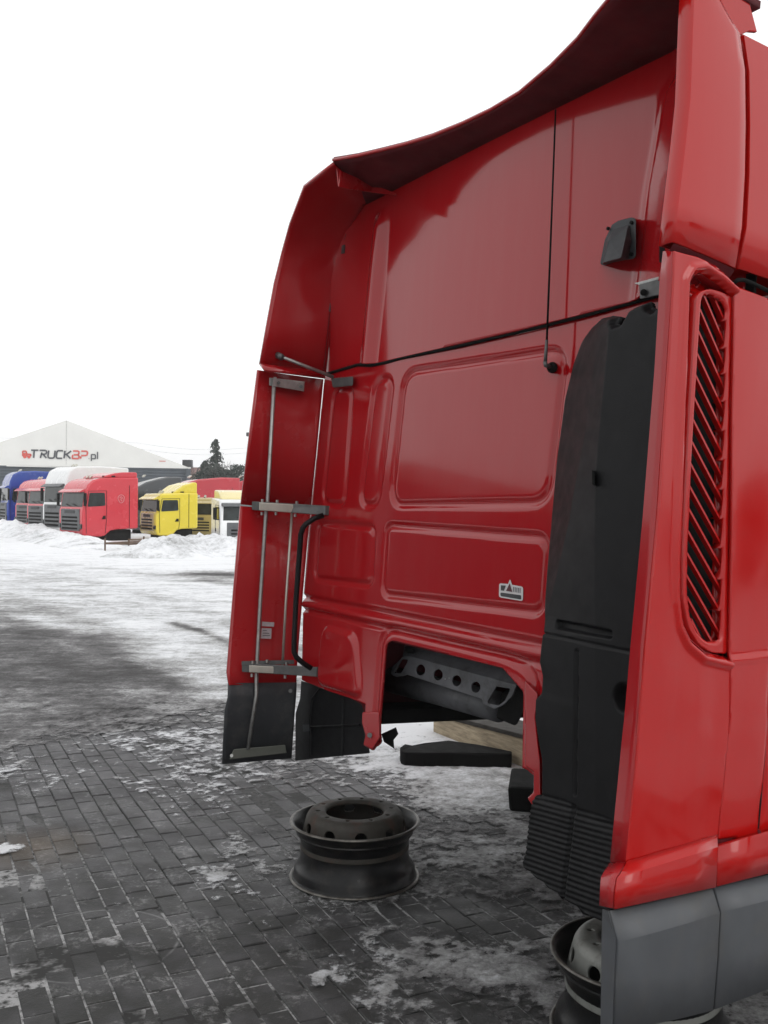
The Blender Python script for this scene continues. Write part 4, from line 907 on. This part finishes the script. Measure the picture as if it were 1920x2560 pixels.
# inner lip of the cut-out + dark recess
vl = [q for q in vo[:9]][::-1]; lip = vo[10:][::-1]
lipp = [S3(*q, -.012) for q in [(1834, 742), (1800, 710), (1760, 683), (1735, 686), (1724, 705), (1722, 737), (1716, 850), (1705, 1150), (1696, 1400), (1697, 1500), (1706, 1560), (1725, 1598), (1762, 1631), (1822, 1646)]]
loft('vent_recess', [lipp, [(p[0]-.07, p[1], p[2]) for p in lipp]], MT['red'], cab, sharp=50, solid=.003, off=0)
# vent frame
fro = [(1741, 745), (1752, 728), (1772, 722), (1800, 728), (1838, 746), (1832, 1000), (1824, 1300), (1818, 1635), (1780, 1632), (1748, 1612), (1722, 1570), (1708, 1500), (1707, 1400), (1713, 1250), (1726, 1000)]
fri = [(1757, 750), (1762, 738), (1778, 736), (1806, 750), (1818, 775), (1815, 1000), (1808, 1400), (1804, 1595), (1794, 1606), (1768, 1603), (1745, 1580), (1728, 1540), (1721, 1480), (1722, 1400), (1728, 1250), (1741, 1000)]
fS = sdpoly([SX(*q, -.008) for q in roundpoly(fro, 10, 3)]); iS = sdpoly([SX(*q, -.008) for q in roundpoly(fri, 8, 3)])
vent = sheet('vent_grille', (-.1, .45, 1.25, 2.42), .005, lambda y, z: np.maximum(fS(y, z), -iS(y, z)), lambda y, z: -.008-.008*sstep((.006-iS(y, z))/.006), lambda a, b, h: (h, a, b), MT['redside'], cab, solid=.045, off=-1)
xl = lambda v: np.interp(v, [750, 1000, 1250, 1400, 1480, 1540, 1580, 1605], [1755, 1740, 1727, 1721, 1720, 1727, 1742, 1770])
xr = lambda v: np.interp(v, [736, 760, 1000, 1400, 1600], [1812, 1817, 1814, 1807, 1803])
v = 612
while v < 1590:
    # blade from left edge at height v to right edge at v+145
    ya, yb = v, v+146; xa, xb = xl(max(v, 750)), xr(min(yb, 1600)); 
    if ya < 742: t = (742-ya)/(yb-ya); xa = xa+(xb-xa)*t; ya = 742
    if yb > 1603: t = (1603-ya)/(yb-ya); xb = xa+(xb-xa)*t; yb = 1603
    if yb-ya > 25:
        mb = MB()
        for x in (-.022,):
            a, b = S3(xa-3, ya-5, x), S3(xb+3, yb+5, x); th = .0045
            mb.prism([(a[0], a[1], a[2]+th), (b[0], b[1], b[2]+th), (b[0], b[1], b[2]-th), (a[0], a[1], a[2]-th)], [(a[0]-.020, a[1]+.004, a[2]+th+.002), (b[0]-.020, b[1]+.004, b[2]+th+.002), (b[0]-.020, b[1]+.004, b[2]-th+.002), (a[0]-.020, a[1]+.004, a[2]-th+.002)])
        mb.build('slat', MT['redside'], vent)
    v += 55.5
q0, q1 = S3(1700, 700, -.11), S3(1850, 1650, -.11)
MB().prism([S3(*q, -.056) for q in [(1722, 720), (1850, 730), (1834, 1640), (1760, 1630), (1722, 1590), (1700, 1500), (1702, 1300)]], [S3(*q, -.066) for q in [(1722, 720), (1850, 730), (1834, 1640), (1760, 1630), (1722, 1590), (1700, 1500), (1702, 1300)]]).build('vent_backing', MT['dark'], cab)
MB().box((-.10, SX(1880, 1200)[0], 1.25), (-.03, SX(1880, 1200)[0]+.01, 2.4)).build('vent_partition', MT['dark'], cab)
# --- upper right fairing
UL = [(1667, 600), (1692, 289), (1701, 206), (1708, 0)]
lev = [(z, x, float(np.interp(z, [SX(*q, x)[1] for q in [(1680, 620), (1700, 440), (1721, 275), (1731, 0)]], [SX(*q, x)[0] for q in [(1680, 620), (1700, 440), (1721, 275), (1731, 0)]]))) for z, x in [(2.395, -.0), (2.5, -.008), (2.65, -.015), (2.8, -.025), (2.95, -.035), (3.05, -.045), (3.15, -.055), (3.28, -.065), (3.36, -.075)]]
def yb_at(z, x):   # forward boundary of the upper fairing from the photo's gap line
    best = None
    tab = [SX(*q, x) for q in [(1840, 677), (1852, 620), (1862, 560), (1869, 400), (1869, 206), (1864, 140), (1855, 92), (1814, 25), (1798, 0), (1765, -60)]]
    zz = [t[1] for t in tab]; return float(np.interp(z, zz, [t[0] for t in tab]))
rows = []; rows2 = []
for z, x, y in lev:
    yf = yb_at(z, x); xo = x
    zf = z if z > 2.4 else SX(1840, 677)[1]+.005
    a = (x-.045, y+.09, z); b = (x-.045, y+.004, z); c = (x-.012, y-.002, z); d = (x, y+.005, z)
    e = [(x+.003*math.sin(math.pi*t), y+.005+(yf-y-.005)*t, z+(zf-z)*t) for t in (.2, .4, .6, .8, .93)]
    rows.append([a, b, c, d]+e+[(x-.006, yf-.003, zf)])
    rows2.append([(x-.02, yf+.006, zf+.004), (x-.002, yf+.012, zf+.004)]+[(x+.004, yf+.012+(1.9-yf)*t, zf-.02*t) for t in (.15, .4, .7, 1)])
uf = loft('side_fairing', rows, MT['redside'], cab, sharp=50, solid=.008, off=0); uf['label'] = 'upper right side fairing'
loft('upper_side_panel', rows2[:6]+[[(p[0]-.10, p[1], p[2]+.02) for p in rows2[5]]], MT['redside'], cab, sharp=50, solid=.008, off=0)
rsd = [S3(*q, -.055) for q in [(1850, 88), (1872, 78), (1894, 80), (1873, 0), (1850, -80), (1740, -80), (1796, 0)]]
MB().prism(rsd, [(p[0]-.012, p[1], p[2]) for p in rsd]).build('roof_side', MT['redside'], cab, bevel=.003)
# underside of the upper fairing
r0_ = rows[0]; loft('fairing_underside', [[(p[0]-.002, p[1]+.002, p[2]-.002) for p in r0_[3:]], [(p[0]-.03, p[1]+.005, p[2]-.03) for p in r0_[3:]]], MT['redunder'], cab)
MB().prism([W3(u, v, .09) for u, v in [(1648, 610), (1664, 600), (1662, 630), (1656, 658), (1648, 655)]], [W3(u, v, .10) for u, v in [(1648, 610), (1664, 600), (1662, 630), (1656, 658), (1648, 655)]]).build('edge_clip', MT['rubber'], cab)
# --- cab side: door area
sdp = [SX(*q) for q in [(1838, 736), (1845, 716), (1920, 752)]]; ysd = .32
so_ = sdpoly([SX(1835, 742), SX(1840, 716), SX(1920, 748), (1.9, SX(1920, 748)[1]-.06), (1.9, .78), SX(1796, 2098), SX(1822, 1800), SX(1822, 1659), SX(1829, 1000)])
ml = (SX(1823, 1651), SX(1920, 1640)); ds = (SX(1921, 1700), SX(1918, 1867), SX(1900, 2073))
dsz = np.array([p[1] for p in ds][::-1]); dsy = np.array([p[0] for p in ds][::-1])
def s_h(y, z):
    d = z-(ml[0][1]+(y-ml[0][0])*(ml[1][1]-ml[0][1])/(ml[1][0]-ml[0][0]))
    h = .007*cosb(d, .014) + .004*sstep(-d/.01)
    g = y-np.interp(z, dsz, dsy); h -= .016*cosb(g, .009)*(z < dsz[-1]+.9)
    return h - .004 + .0013*np.sin(y*23+z*6)*np.sin(z*8.5-y*11) + .010*np.sin((z-.8)*1.55)-.02*((y-.3)/1.6)**2
sheet('side_panel', (.2, 1.92, .75, 2.45), .0085, so_, s_h, lambda a, b, h: (h, a, b), MT['redside'], cab, solid=.01, off=-1)
zt0 = dsz[-1]+.9
MB().tube([(-.008, float(np.interp(z, dsz, dsy)), z) for z in np.linspace(dsz[0], zt0, 14)], .0042, 6).build('door_seal', MT['dark'], cab)
# --- flared sill
def side_rows(name, rws, mat, par=cab, **k):
    rows = [[S3(u, v, x) for (u, v, x) in r] for r in rws]; return loft(name, rows, mat, par, **k)
def ext(p, q, y1, x):   # extend the line p->q (photo points on plane x) forward to y1
    a, b = np.array(S3(*p, x)), np.array(S3(*q, x)); t = (y1-a[1])/(b[1]-a[1]); return tuple(a+(b-a)*t)
def band(name, r_, mat, y0e, y1e, **k):
    """r_: list of (p, q, x): lines across the side; y0e/y1e photo points or y values for the ends"""
    rows = []
    for (p, q, x) in r_:
        a = np.array(S3(*p, x)); b = np.array(S3(*q, x)); rows.append([tuple(a+(b-a)*t) for t in np.linspace(0, 1, 5)])
    return loft(name, rows, mat, cab, **k)
s_a = [((1566, 2157), (1793, 2090), .0), ((1556, 2175), (1792, 2103), .016), ((1541, 2196), (1791, 2120), .032), ((1536, 2225), (1788, 2160), .036), ((1533, 2271), (1786, 2216), .034)]
band('sill_panel', s_a, MT['redside'], 0, 0, solid=.006, off=-1, sharp=16)
rws = []
for (uL, vL), (p, q, x) in zip([(1527, 2156), (1514, 2175), (1504, 2194), (1502, 2225), (1500, 2264)], s_a):
    c = np.array(S3(*p, x)); e = W3(uL, vL, c[1]+.006); rws.append([(e[0], e[1]+.09, e[2]), e, lerp(e, tuple(c), .5), (c[0]-.002, c[1]+.0005, c[2])])
loft('sill_rear_edge', rws, MT['red'], cab, solid=.004, off=0, sharp=50)
def fwd(p, q, x, yend):
    a, b = np.array(S3(*p, x)), np.array(S3(*q, x)); k = (yend-a[1])/(b[1]-a[1]); e = a+(b-a)*k; return [tuple(a+(e-a)*t) for t in (0, .1, .3, .6, 1)]
loft('sill_panel', [fwd((1794, 2112), (1891, 2086), .002, 1.8), fwd((1792, 2118), (1920, 2081), .032, 1.8), fwd((1790, 2160), (1920, 2128), .036, 1.8), fwd((1789, 2214), (1920, 2181), .034, 1.8)], MT['redside'], cab, solid=.006, off=-1, sharp=16)
loft('sill_gap', [fwd((1790, 2100), (1891, 2075), -.008, 1.8), fwd((1788, 2214), (1919, 2183), -.008, 1.8)], MT['redunder'], cab, solid=.01)
# --- grey skirts
loft('skirt_panel', [[S3(*p, .020) for p in [(1522, 2277), (1610, 2258), (1700, 2236), (1773, 2218)]], [S3(*p, .045) for p in [(1541, 2353), (1625, 2331), (1710, 2307), (1792, 2280)]], [S3(*p, .042) for p in [(1536, 2450), (1622, 2440), (1705, 2425), (1785, 2400)]], [S3(*p, .034) for p in [(1532, 2575), (1615, 2558), (1700, 2540), (1775, 2521)]]], MT['greyp'], cab, solid=.010, off=-1, sharp=9)
loft('skirt_panel', [fwd((1780, 2217), (1920, 2186), .020, 1.8), fwd((1797, 2279), (1920, 2248), .045, 1.8), fwd((1791, 2400), (1920, 2366), .042, 1.8), fwd((1780, 2519), (1920, 2466), .034, 1.8)], MT['greyp'], cab, solid=.010, off=-1, sharp=9)
loft('skirt_gap', [[S3(*p, -.0) for p in [(1760, 2225), (1790, 2217)]], [S3(*p, .018) for p in [(1780, 2285), (1806, 2278)]], [S3(*p, .008) for p in [(1765, 2515), (1795, 2510)]]], MT['dark'], cab)
rws = []
for (uL, vL), (p, x) in zip([(1508, 2273), (1506, 2337), (1505, 2450), (1503, 2575)], [((1522, 2277), .020), ((1541, 2353), .045), ((1536, 2450), .042), ((1532, 2575), .034)]):
    c = np.array(S3(*p, x)); e = W3(uL, vL, c[1]+.01); rws.append([(e[0]-.01, e[1]+.16, e[2]), e, tuple(c)])
loft('skirt_rear_edge', rws, MT['greyp'], cab, solid=.004, off=0, smooth=False)
# --- black air intake tower
yl, y1_, y2_, y3_ = .335, .215, .175, .165
Lft = [(1532, 790), (1487, 808), (1466, 832), (1449, 861), (1429, 913), (1408, 999), (1388, 1148), (1375, 1300), (1360, 1460), (1349, 1580), (1341, 1655), (1349, 1692), (1347, 1726), (1332, 1741), (1330, 1800), (1341, 1865), (1347, 1900), (1347, 1980), (1336, 2000), (1329, 2040), (1327, 2128), (1320, 2160), (1330, 2172)]
R1 = [(1536, 788), (1500, 812), (1492, 850), (1487, 887), (1480, 960), (1472, 1036), (1442, 1186), (1423, 1300), (1393, 1430), (1367, 1543)]
R2 = [(1540, 786), (1524, 812), (1515, 900), (1502, 1036), (1489, 1186), (1487, 1300), (1487, 1500), (1490, 1600), (1490, 2170)]
yle = lambda v: float(np.interp(v, [1300, 1560], [.335, .20])); LW = [WX(*q, yle(q[1])) for q in Lft]; Lz = sorted([(w[1], w[0]) for w in LW]); Yz = sorted([(w[1], yle(q[1])) for w, q in zip(LW, Lft)]); R1z = sorted([(WX(*q, y1_)[1], WX(*q, y1_)[0]) for q in R1]); R2z = sorted([(WX(*q, y2_)[1], WX(*q, y2_)[0]) for q in R2])
_unused = lambda z: np.interp(z, [a for a, b in Lz], [b for a, b in Lz])
fL = lambda z: np.interp(z, [a for a, b in Lz], [b for a, b in Lz]); fY = lambda z: np.interp(z, [a for a, b in Yz], [b for a, b in Yz])
outl = list(LW) + [WX(*q, .19) for q in [(1417, 2236), (1506, 2287), (1560, 2310)]]+[(-.10, .6), (-.10, WX(1648, 745, .19)[1])]
outl += [WX(*q, .19) for q in [(1650, 755), (1646, 768), (1640, 775), (1628, 770), (1622, 752), (1600, 760), (1577, 769), (1566, 788), (1556, 806), (1540, 812), (1530, 803), (1532, 786)]]
inS = sdpoly(outl)
slotH = sdpoly(roundpoly([WX(*q, .17) for q in [(1371, 1550), (1527, 1577), (1527, 1597), (1371, 1570)]], .01, 4)); vS = sdpoly(roundpoly([WX(*q, .17) for q in [(1431, 1625), (1440, 1625), (1434, 1990), (1426, 1988)]], .004, 3))
sm_a, sm_b = WX(1349, 1582, .2), WX(1577, 1630, .17)
rbt = WX(1340, 1990, .19)[1]; hc = WX(1560, 1745, .17)
def in_h(x, z):
    a = fL(z); has = z > R1z[0][0]
    b = np.maximum(np.where(has, np.interp(z, [q[0] for q in R1z], [q[1] for q in R1z]), a+.02), a+.004); ye = fY(z)
    c = np.maximum(np.interp(z, [q[0] for q in R2z], [q[1] for q in R2z]), b+.02)
    y1v = np.minimum(y1_, ye); y = np.where(x < b, ye+(y1v-ye)*np.clip((x-a)/np.maximum(b-a, 1e-3), 0, 1), np.where(x < c, y1v+(y2_-y1v)*np.clip((x-b)/np.maximum(c-b, 1e-3), 0, 1), y2_+(y3_-y2_)*np.clip((x-c)/.3, 0, 1)))
    y = y + .022*sstep((-slotH(x, z)+.004)/.008) + .012*sstep((-vS(x, z)+.003)/.005)
    y = y + .008*cosb(lineD(x, z, sm_a, sm_b), .006) - .003*sstep(-lineD(x, z, sm_a, sm_b)/.004)
    rr_ = np.hypot(x-hc[0], z-hc[1]); y = y+.05*sstep((.045-rr_)/.02)
    s = np.clip((z-rbt)*-1, 0, 1); ribs = (z < rbt+.02)
    ph = ((z - .10*x)/.0158)
    y = y + np.where(ribs, .007*(1-np.abs(np.sin(np.pi*ph))**.7) - .006*sstep(s/.02) - .02*sstep(s/.3), 0)
    xm = WX(1425, 2060, .17)[0]; y = y + np.where(ribs, .012*cosb(x-xm, .012), 0)
    y = y + .05*sstep((.02+(-(WX(1700, 760, .19)[1]-.03)+z)/1)/.05)*sstep((x+.30)/.05)*0
    e = inS(x, z); return y + .03*sstep((e+.02)/.02)*(z > rbt)
air = sheet('air_intake', (-.95, 0, .5, 2.5), .0042, inS, in_h, lambda a, b, h: (a, h, b), MT['black'], cab, solid=.02, off=-1)
MB().box((-.55, YW-.03, .7), (-.05, YW-.012, 2.2)).build('intake_back', MT['rubber'], cab)
MB().prism([W3(u, v, .162) for u, v in [(1480, 1175), (1487, 1180), (1487, 1215), (1480, 1210)]], [W3(u, v, .185) for u, v in [(1480, 1175), (1487, 1180), (1487, 1215), (1480, 1210)]]).build('moulded_clip', MT['rubber'], air)
# steel bracket above the intake
bk = MB().prism([W3(u, v, .24) for u, v in [(1598, 708), (1660, 692), (1660, 735), (1600, 748)]], [W3(u, v, .25) for u, v in [(1598, 708), (1660, 692), (1660, 735), (1600, 748)]]).build('steel_bracket', MT['steeld'], cab, bevel=.003)
MB().prism([W3(u, v, .24) for u, v in [(1586, 708), (1660, 688), (1660, 694), (1598, 712)]], [W3(u, v, .34) for u, v in [(1586, 708), (1660, 688), (1660, 694), (1598, 712)]]).build('bracket_flange', MT['steel'], bk)
MB().tube([W3(1609, 731, .238), W3(1609, 731, .228)], .010, 10).build('bolt', MT['rubber'], bk)
# --- aerial
ae = MB().tube([W3(1381, 919, YW+.005), W3(1381, 919, YW-.03)], .020, 14, .014).build('aerial', MT['rubber'], cab, smooth=True)
MB().tube([W3(1376, 917, YW-.03), W3(1364, 913, YW-.06), W3(1363, 905, YW-.06)], .008, 8).build('aerial_elbow', MT['steeld'], ae, smooth=True)
MB().tube([W3(1363, 908, YW-.06), W3(1367, 850, YW-.06)], .0065, 8, .005).build('aerial_base', MT['steeld'], ae, smooth=True)
MB().tube([W3(1367, 851, YW-.06), W3(1376, 620, YW-.06), W3(1389, 274, YW-.06)], .0038, 8, .0030).build('aerial_mast', MT['rubber'], ae, smooth=True)
# --- vent cowl
cwp = [(1530, 562), (1545, 552), (1580, 543), (1590, 548), (1590, 640), (1583, 648), (1552, 650), (1510, 664), (1500, 660), (1512, 600)]
cw = MB().prism([W3(u, v, YU-.055) for u, v in cwp], [W3(u, v, YU-.01) for u, v in cwp]).build('vent_cowl', MT['greyd'], cab, bevel=.005)
hd = [(1536, 575), (1572, 560), (1556, 600), (1552, 646), (1512, 658), (1514, 625), (1520, 600)]
Hh = [W3(1534, 572, YU-.056), W3(1574, 560, YU-.056), W3(1580, 600, YU-.056), W3(1572, 648, YU-.056), W3(1506, 662, YU-.056), W3(1513, 605, YU-.056)]
Ho = [W3(1540, 582, YU-.075), W3(1569, 570, YU-.075), W3(1562, 600, YU-.105), W3(1553, 645, YU-.12), W3(1508, 657, YU-.12), W3(1520, 605, YU-.10)]
MB().prism(Hh, Ho).build('cowl_hood', MT['greyd'], cw, bevel=.004)
for u, v in ((1522, 572), (1580, 557), (1580, 636)): p = W3(u, v, YU-.056); MB().tube([p, (p[0], p[1]-.006, p[2])], .006, 8).build('screw', MT['rubber'], cw)
# --- round sticker near the hatch
def stk(name, q, y, mat, par=None): return MB().prism([W3(u, v, y) for u, v in q], [W3(u, v, y+.0006) for u, v in q]).build(name, mat, par or cab)
sq = roundpoly([(1248, 1458), (1270, 1460), (1274, 1449.5), (1276, 1449.5), (1280, 1462), (1308, 1467), (1307, 1503), (1247, 1493)], [5, 0, 0, 0, 0, 6, 6, 6], 4)
sk_ = stk('sticker', sq, YW-.0055, MT['sticker'])
stk('sticker_text_block', [(1252, 1463), (1264.5, 1464), (1260, 1477), (1252, 1476)], YW-.0065, MT['greyd'], sk_)
stk('sticker_triangle', [(1274, 1458), (1281, 1480), (1265, 1477)], YW-.0070, simple('maroon_print', (.06, .01, .015), .5), sk_)
stk('sticker_band', roundpoly([(1251, 1481), (1303, 1488), (1303, 1499), (1251, 1490)], 3, 3), YW-.0065, MT['greyd'], sk_)
for k in range(5): u = 1283+k*4; stk('sticker_letter', [(u, 1467+k*.7), (u+2.4, 1467.4+k*.7), (u+2, 1480+k*.7), (u, 1479.5+k*.7)], YW-.0065, MT['castgrey'], sk_)

# ------------------------------------------------------------------ wheel rims on the ground
def make_rim(label, loc_, rz, tilt, disc, group='bare steel wheel rims on the ground'):
    root = empty('wheel_rim', loc_, 0, label, 'wheel rim', group); root.rotation_euler = (tilt[0], tilt[1], rz)
    n = 72
    def lathe(name, pr, mat, par):
        V = [(r_*math.cos(2*math.pi*k/n), r_*math.sin(2*math.pi*k/n), z) for r_, z in pr for k in range(n)]
        F = [(i*n+k, i*n+(k+1) % n, (i+1)*n+(k+1) % n, (i+1)*n+k) for i in range(len(pr)-1) for k in range(n)]
        return mesh(name, V, F, mat, par, smooth=True, sharp=50)
    bar = lathe('barrel', [(.293, .006), (.284, .012), (.279, .022), (.276, .05), (.268, .062), (.250, .085), (.246, .15), (.250, .185), (.262, .203), (.268, .210), (.266, .216), (.270, .222), (.276, .235), (.281, .252), (.289, .258), (.284, .262), (.276, .255), (.268, .235), (.255, .212), (.240, .19), (.238, .08), (.262, .05), (.270, .02), (.284, .004), (.293, .006)], MT['rim'], root)
    def lip(z): return lathe('rim_lip', [(.290+.008*math.cos(t), z+.006*math.sin(t)) for t in np.linspace(0, 2*math.pi, 9)], MT['rimedge'], root)
    lip(.008); lip(.258)
    prof = [(.140, .286), (.143, .293), (.150, .296), (.190, .296), (.203, .290), (.212, .276), (.226, .225), (.236, .175), (.239, .140)]
    arc = [0]
    for a, b in zip(prof, prof[1:]): arc.append(arc[-1]+math.hypot(b[0]-a[0], b[1]-a[1]))
    Rr = .225
    hs_ = []
    def sd(u, v):
        r_ = np.interp(v, arc, [p[0] for p in prof]); s = np.maximum(-v-1, v-arc[-1])
        t = u/Rr; k = np.round(t/(2*math.pi/10)); dt = (t-k*2*math.pi/10)
        vb = float(np.interp(.168, [p[0] for p in prof[2:]], arc[2:])); s = np.maximum(s, .0115-np.hypot(dt*r_, v-vb))
        k2 = np.floor(t/(2*math.pi/10))+.5; dt2 = t-k2*2*math.pi/10
        vh = arc[5]+.033; s = np.maximum(s, .026-np.hypot(dt2*r_, (v-vh)*1.15)); return s
    o = sheet('wheel_disc', (0, 2*math.pi*Rr+.002, 0, arc[-1]), .0062, sd, None, lambda u, v, h: (np.interp(v, arc, [p[0] for p in prof])*np.cos(u/Rr), np.interp(v, arc, [p[0] for p in prof])*np.sin(u/Rr), np.interp(v, arc, [p[1] for p in prof])), disc, root, solid=.010, off=-1)
    return root
w0 = gp(886, 2193)
make_rim('rusty dark steel wheel rim lying flat on the paving behind the cab', (w0[0], w0[1], .006), .15, (0, 0), MT['disc'])
w1 = gp(1607, 2376, .27)
make_rim('greyish wheel rim under the grey corner skirt, partly hidden', (w1[0], w1[1], .006), .3, (0, 0), MT['disc2'])
# timber and rubber under the cab
tb_b = [gp(1082, 1832), gp(1345, 1936)]; a, b = Vector((*tb_b[0], 0)), Vector((*tb_b[1], 0)); d = (b-a).normalized(); nrm = Vector((-d.y, d.x, 0))
b = b+d*1.2; hA, hB = .13, .27
V0 = [a, b, b+nrm*.3, a+nrm*.3]; beam = MB().prism(V0, [V0[0]+Vector((0, 0, hA)), V0[1]+Vector((0, 0, hB)), V0[2]+Vector((0, 0, hB)), V0[3]+Vector((0, 0, hA))])
bm_ = empty('timber_beam', (0, 0, 0), 0, 'weathered wooden beam lying under the big red cab', 'wooden beam')
beam.build('beam', MT['wood'], bm_, bevel=.012)
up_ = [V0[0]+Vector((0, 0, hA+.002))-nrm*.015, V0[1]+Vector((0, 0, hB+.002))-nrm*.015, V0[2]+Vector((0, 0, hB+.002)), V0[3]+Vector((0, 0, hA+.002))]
MB().prism(up_, [p+Vector((0, 0, .03)) for p in up_]).build('dark_beam_top', simple('shaded_stained_top', (.022, .019, .015), .85, var=.3, dirt=((.08, .065, .045), .6, .8)), bm_, bevel=.006)  # added layer, not a board: beam's shadowed, stained top put into its colour
sb = [(1000, 1868), (1012, 1861), (1030, 1860), (1060, 1857), (1121, 1852), (1200, 1860), (1280, 1878), (1278, 1886), (1190, 1884), (1130, 1882), (1060, 1883), (1012, 1880), (1003, 1876)]
V0 = [Vector((*gp(u, v, .095), .0)) for u, v in sb]
tag(MB().prism(V0, [p+Vector((0, 0, .095+.006*math.sin(k*2.1))) for k, p in enumerate(V0)]).build('rubber_slab', MT['dark'], bevel=.008), 'black rounded rubber slab on the snow beside the wooden beam', 'rubber slab')
g = gp(1300, 2031); blk = MB().prism([(g[0]-.06, g[1], 0), (g[0]+.35, g[1]-.1, 0), (g[0]+.5, g[1]+.3, 0), (g[0]+.02, g[1]+.42, 0)], [(g[0]-.07, g[1], .14), (g[0]+.35, g[1]-.1, .15), (g[0]+.5, g[1]+.3, .15), (g[0]+.0, g[1]+.42, .14)])
tag(blk.build('support_block', MT['dark'], bevel=.02), 'black support block under the right leg of the cab wall', 'support block')

# ------------------------------------------------------------------ what the paint mirrors: yard sheds to the left and right of the view
def shed(label, x, y, rz, L_, D, Hh_, mat):
    s = empty('yard_shed', (x, y, 0), rz, label, 'shed')
    MB().box((0, 0, 0), (L_, D, Hh_)).build('wall', mat, s)
    MB().prism([(-.3, -.3, Hh_), (L_+.3, -.3, Hh_), (L_+.3, D/2, Hh_+1.2), (-.3, D/2, Hh_+1.2)], [(-.3, D+.3, Hh_), (L_+.3, D+.3, Hh_), (L_+.3, D/2, Hh_+1.22), (-.3, D/2, Hh_+1.22)]).build('roof', MT['roof'], s)
    return s
shed('long dark shed left of the view, mirrored in the red wall', -27, -16, R(90), 34, 8, 4.6, MT['halldark'])
for k, (x, y, c, lab) in enumerate([(17, 1, 'black', 'dark grey cab standing right of the view'), (18, 6, 'blue', 'blue cab standing right of the view'), (17, -5, 'black', 'dark grey cab furthest back on the right')]):
    make_cab(lab, c, 'high', loc=(x, y, .2), yaw=R(5), L=2.8, H=2.5 if k else 2.2)
bpy.context.view_layer.update()
# ------------------------------------------------------------------ thin winter haze
m = bpy.data.materials.new('haze'); m.use_nodes = True; n = m.node_tree; n.nodes.clear()
o_ = n.nodes.new('ShaderNodeOutputMaterial'); pv = n.nodes.new('ShaderNodeVolumePrincipled'); pv.inputs['Color'].default_value = (1, 1, 1, 1); pv.inputs['Density'].default_value = .0010
n.links.new(pv.outputs[0], o_.inputs['Volume'])
hz = MB().box((-300, -300, -1), (300, 300, 14)).build('haze', m); hz['kind'] = 'stuff'
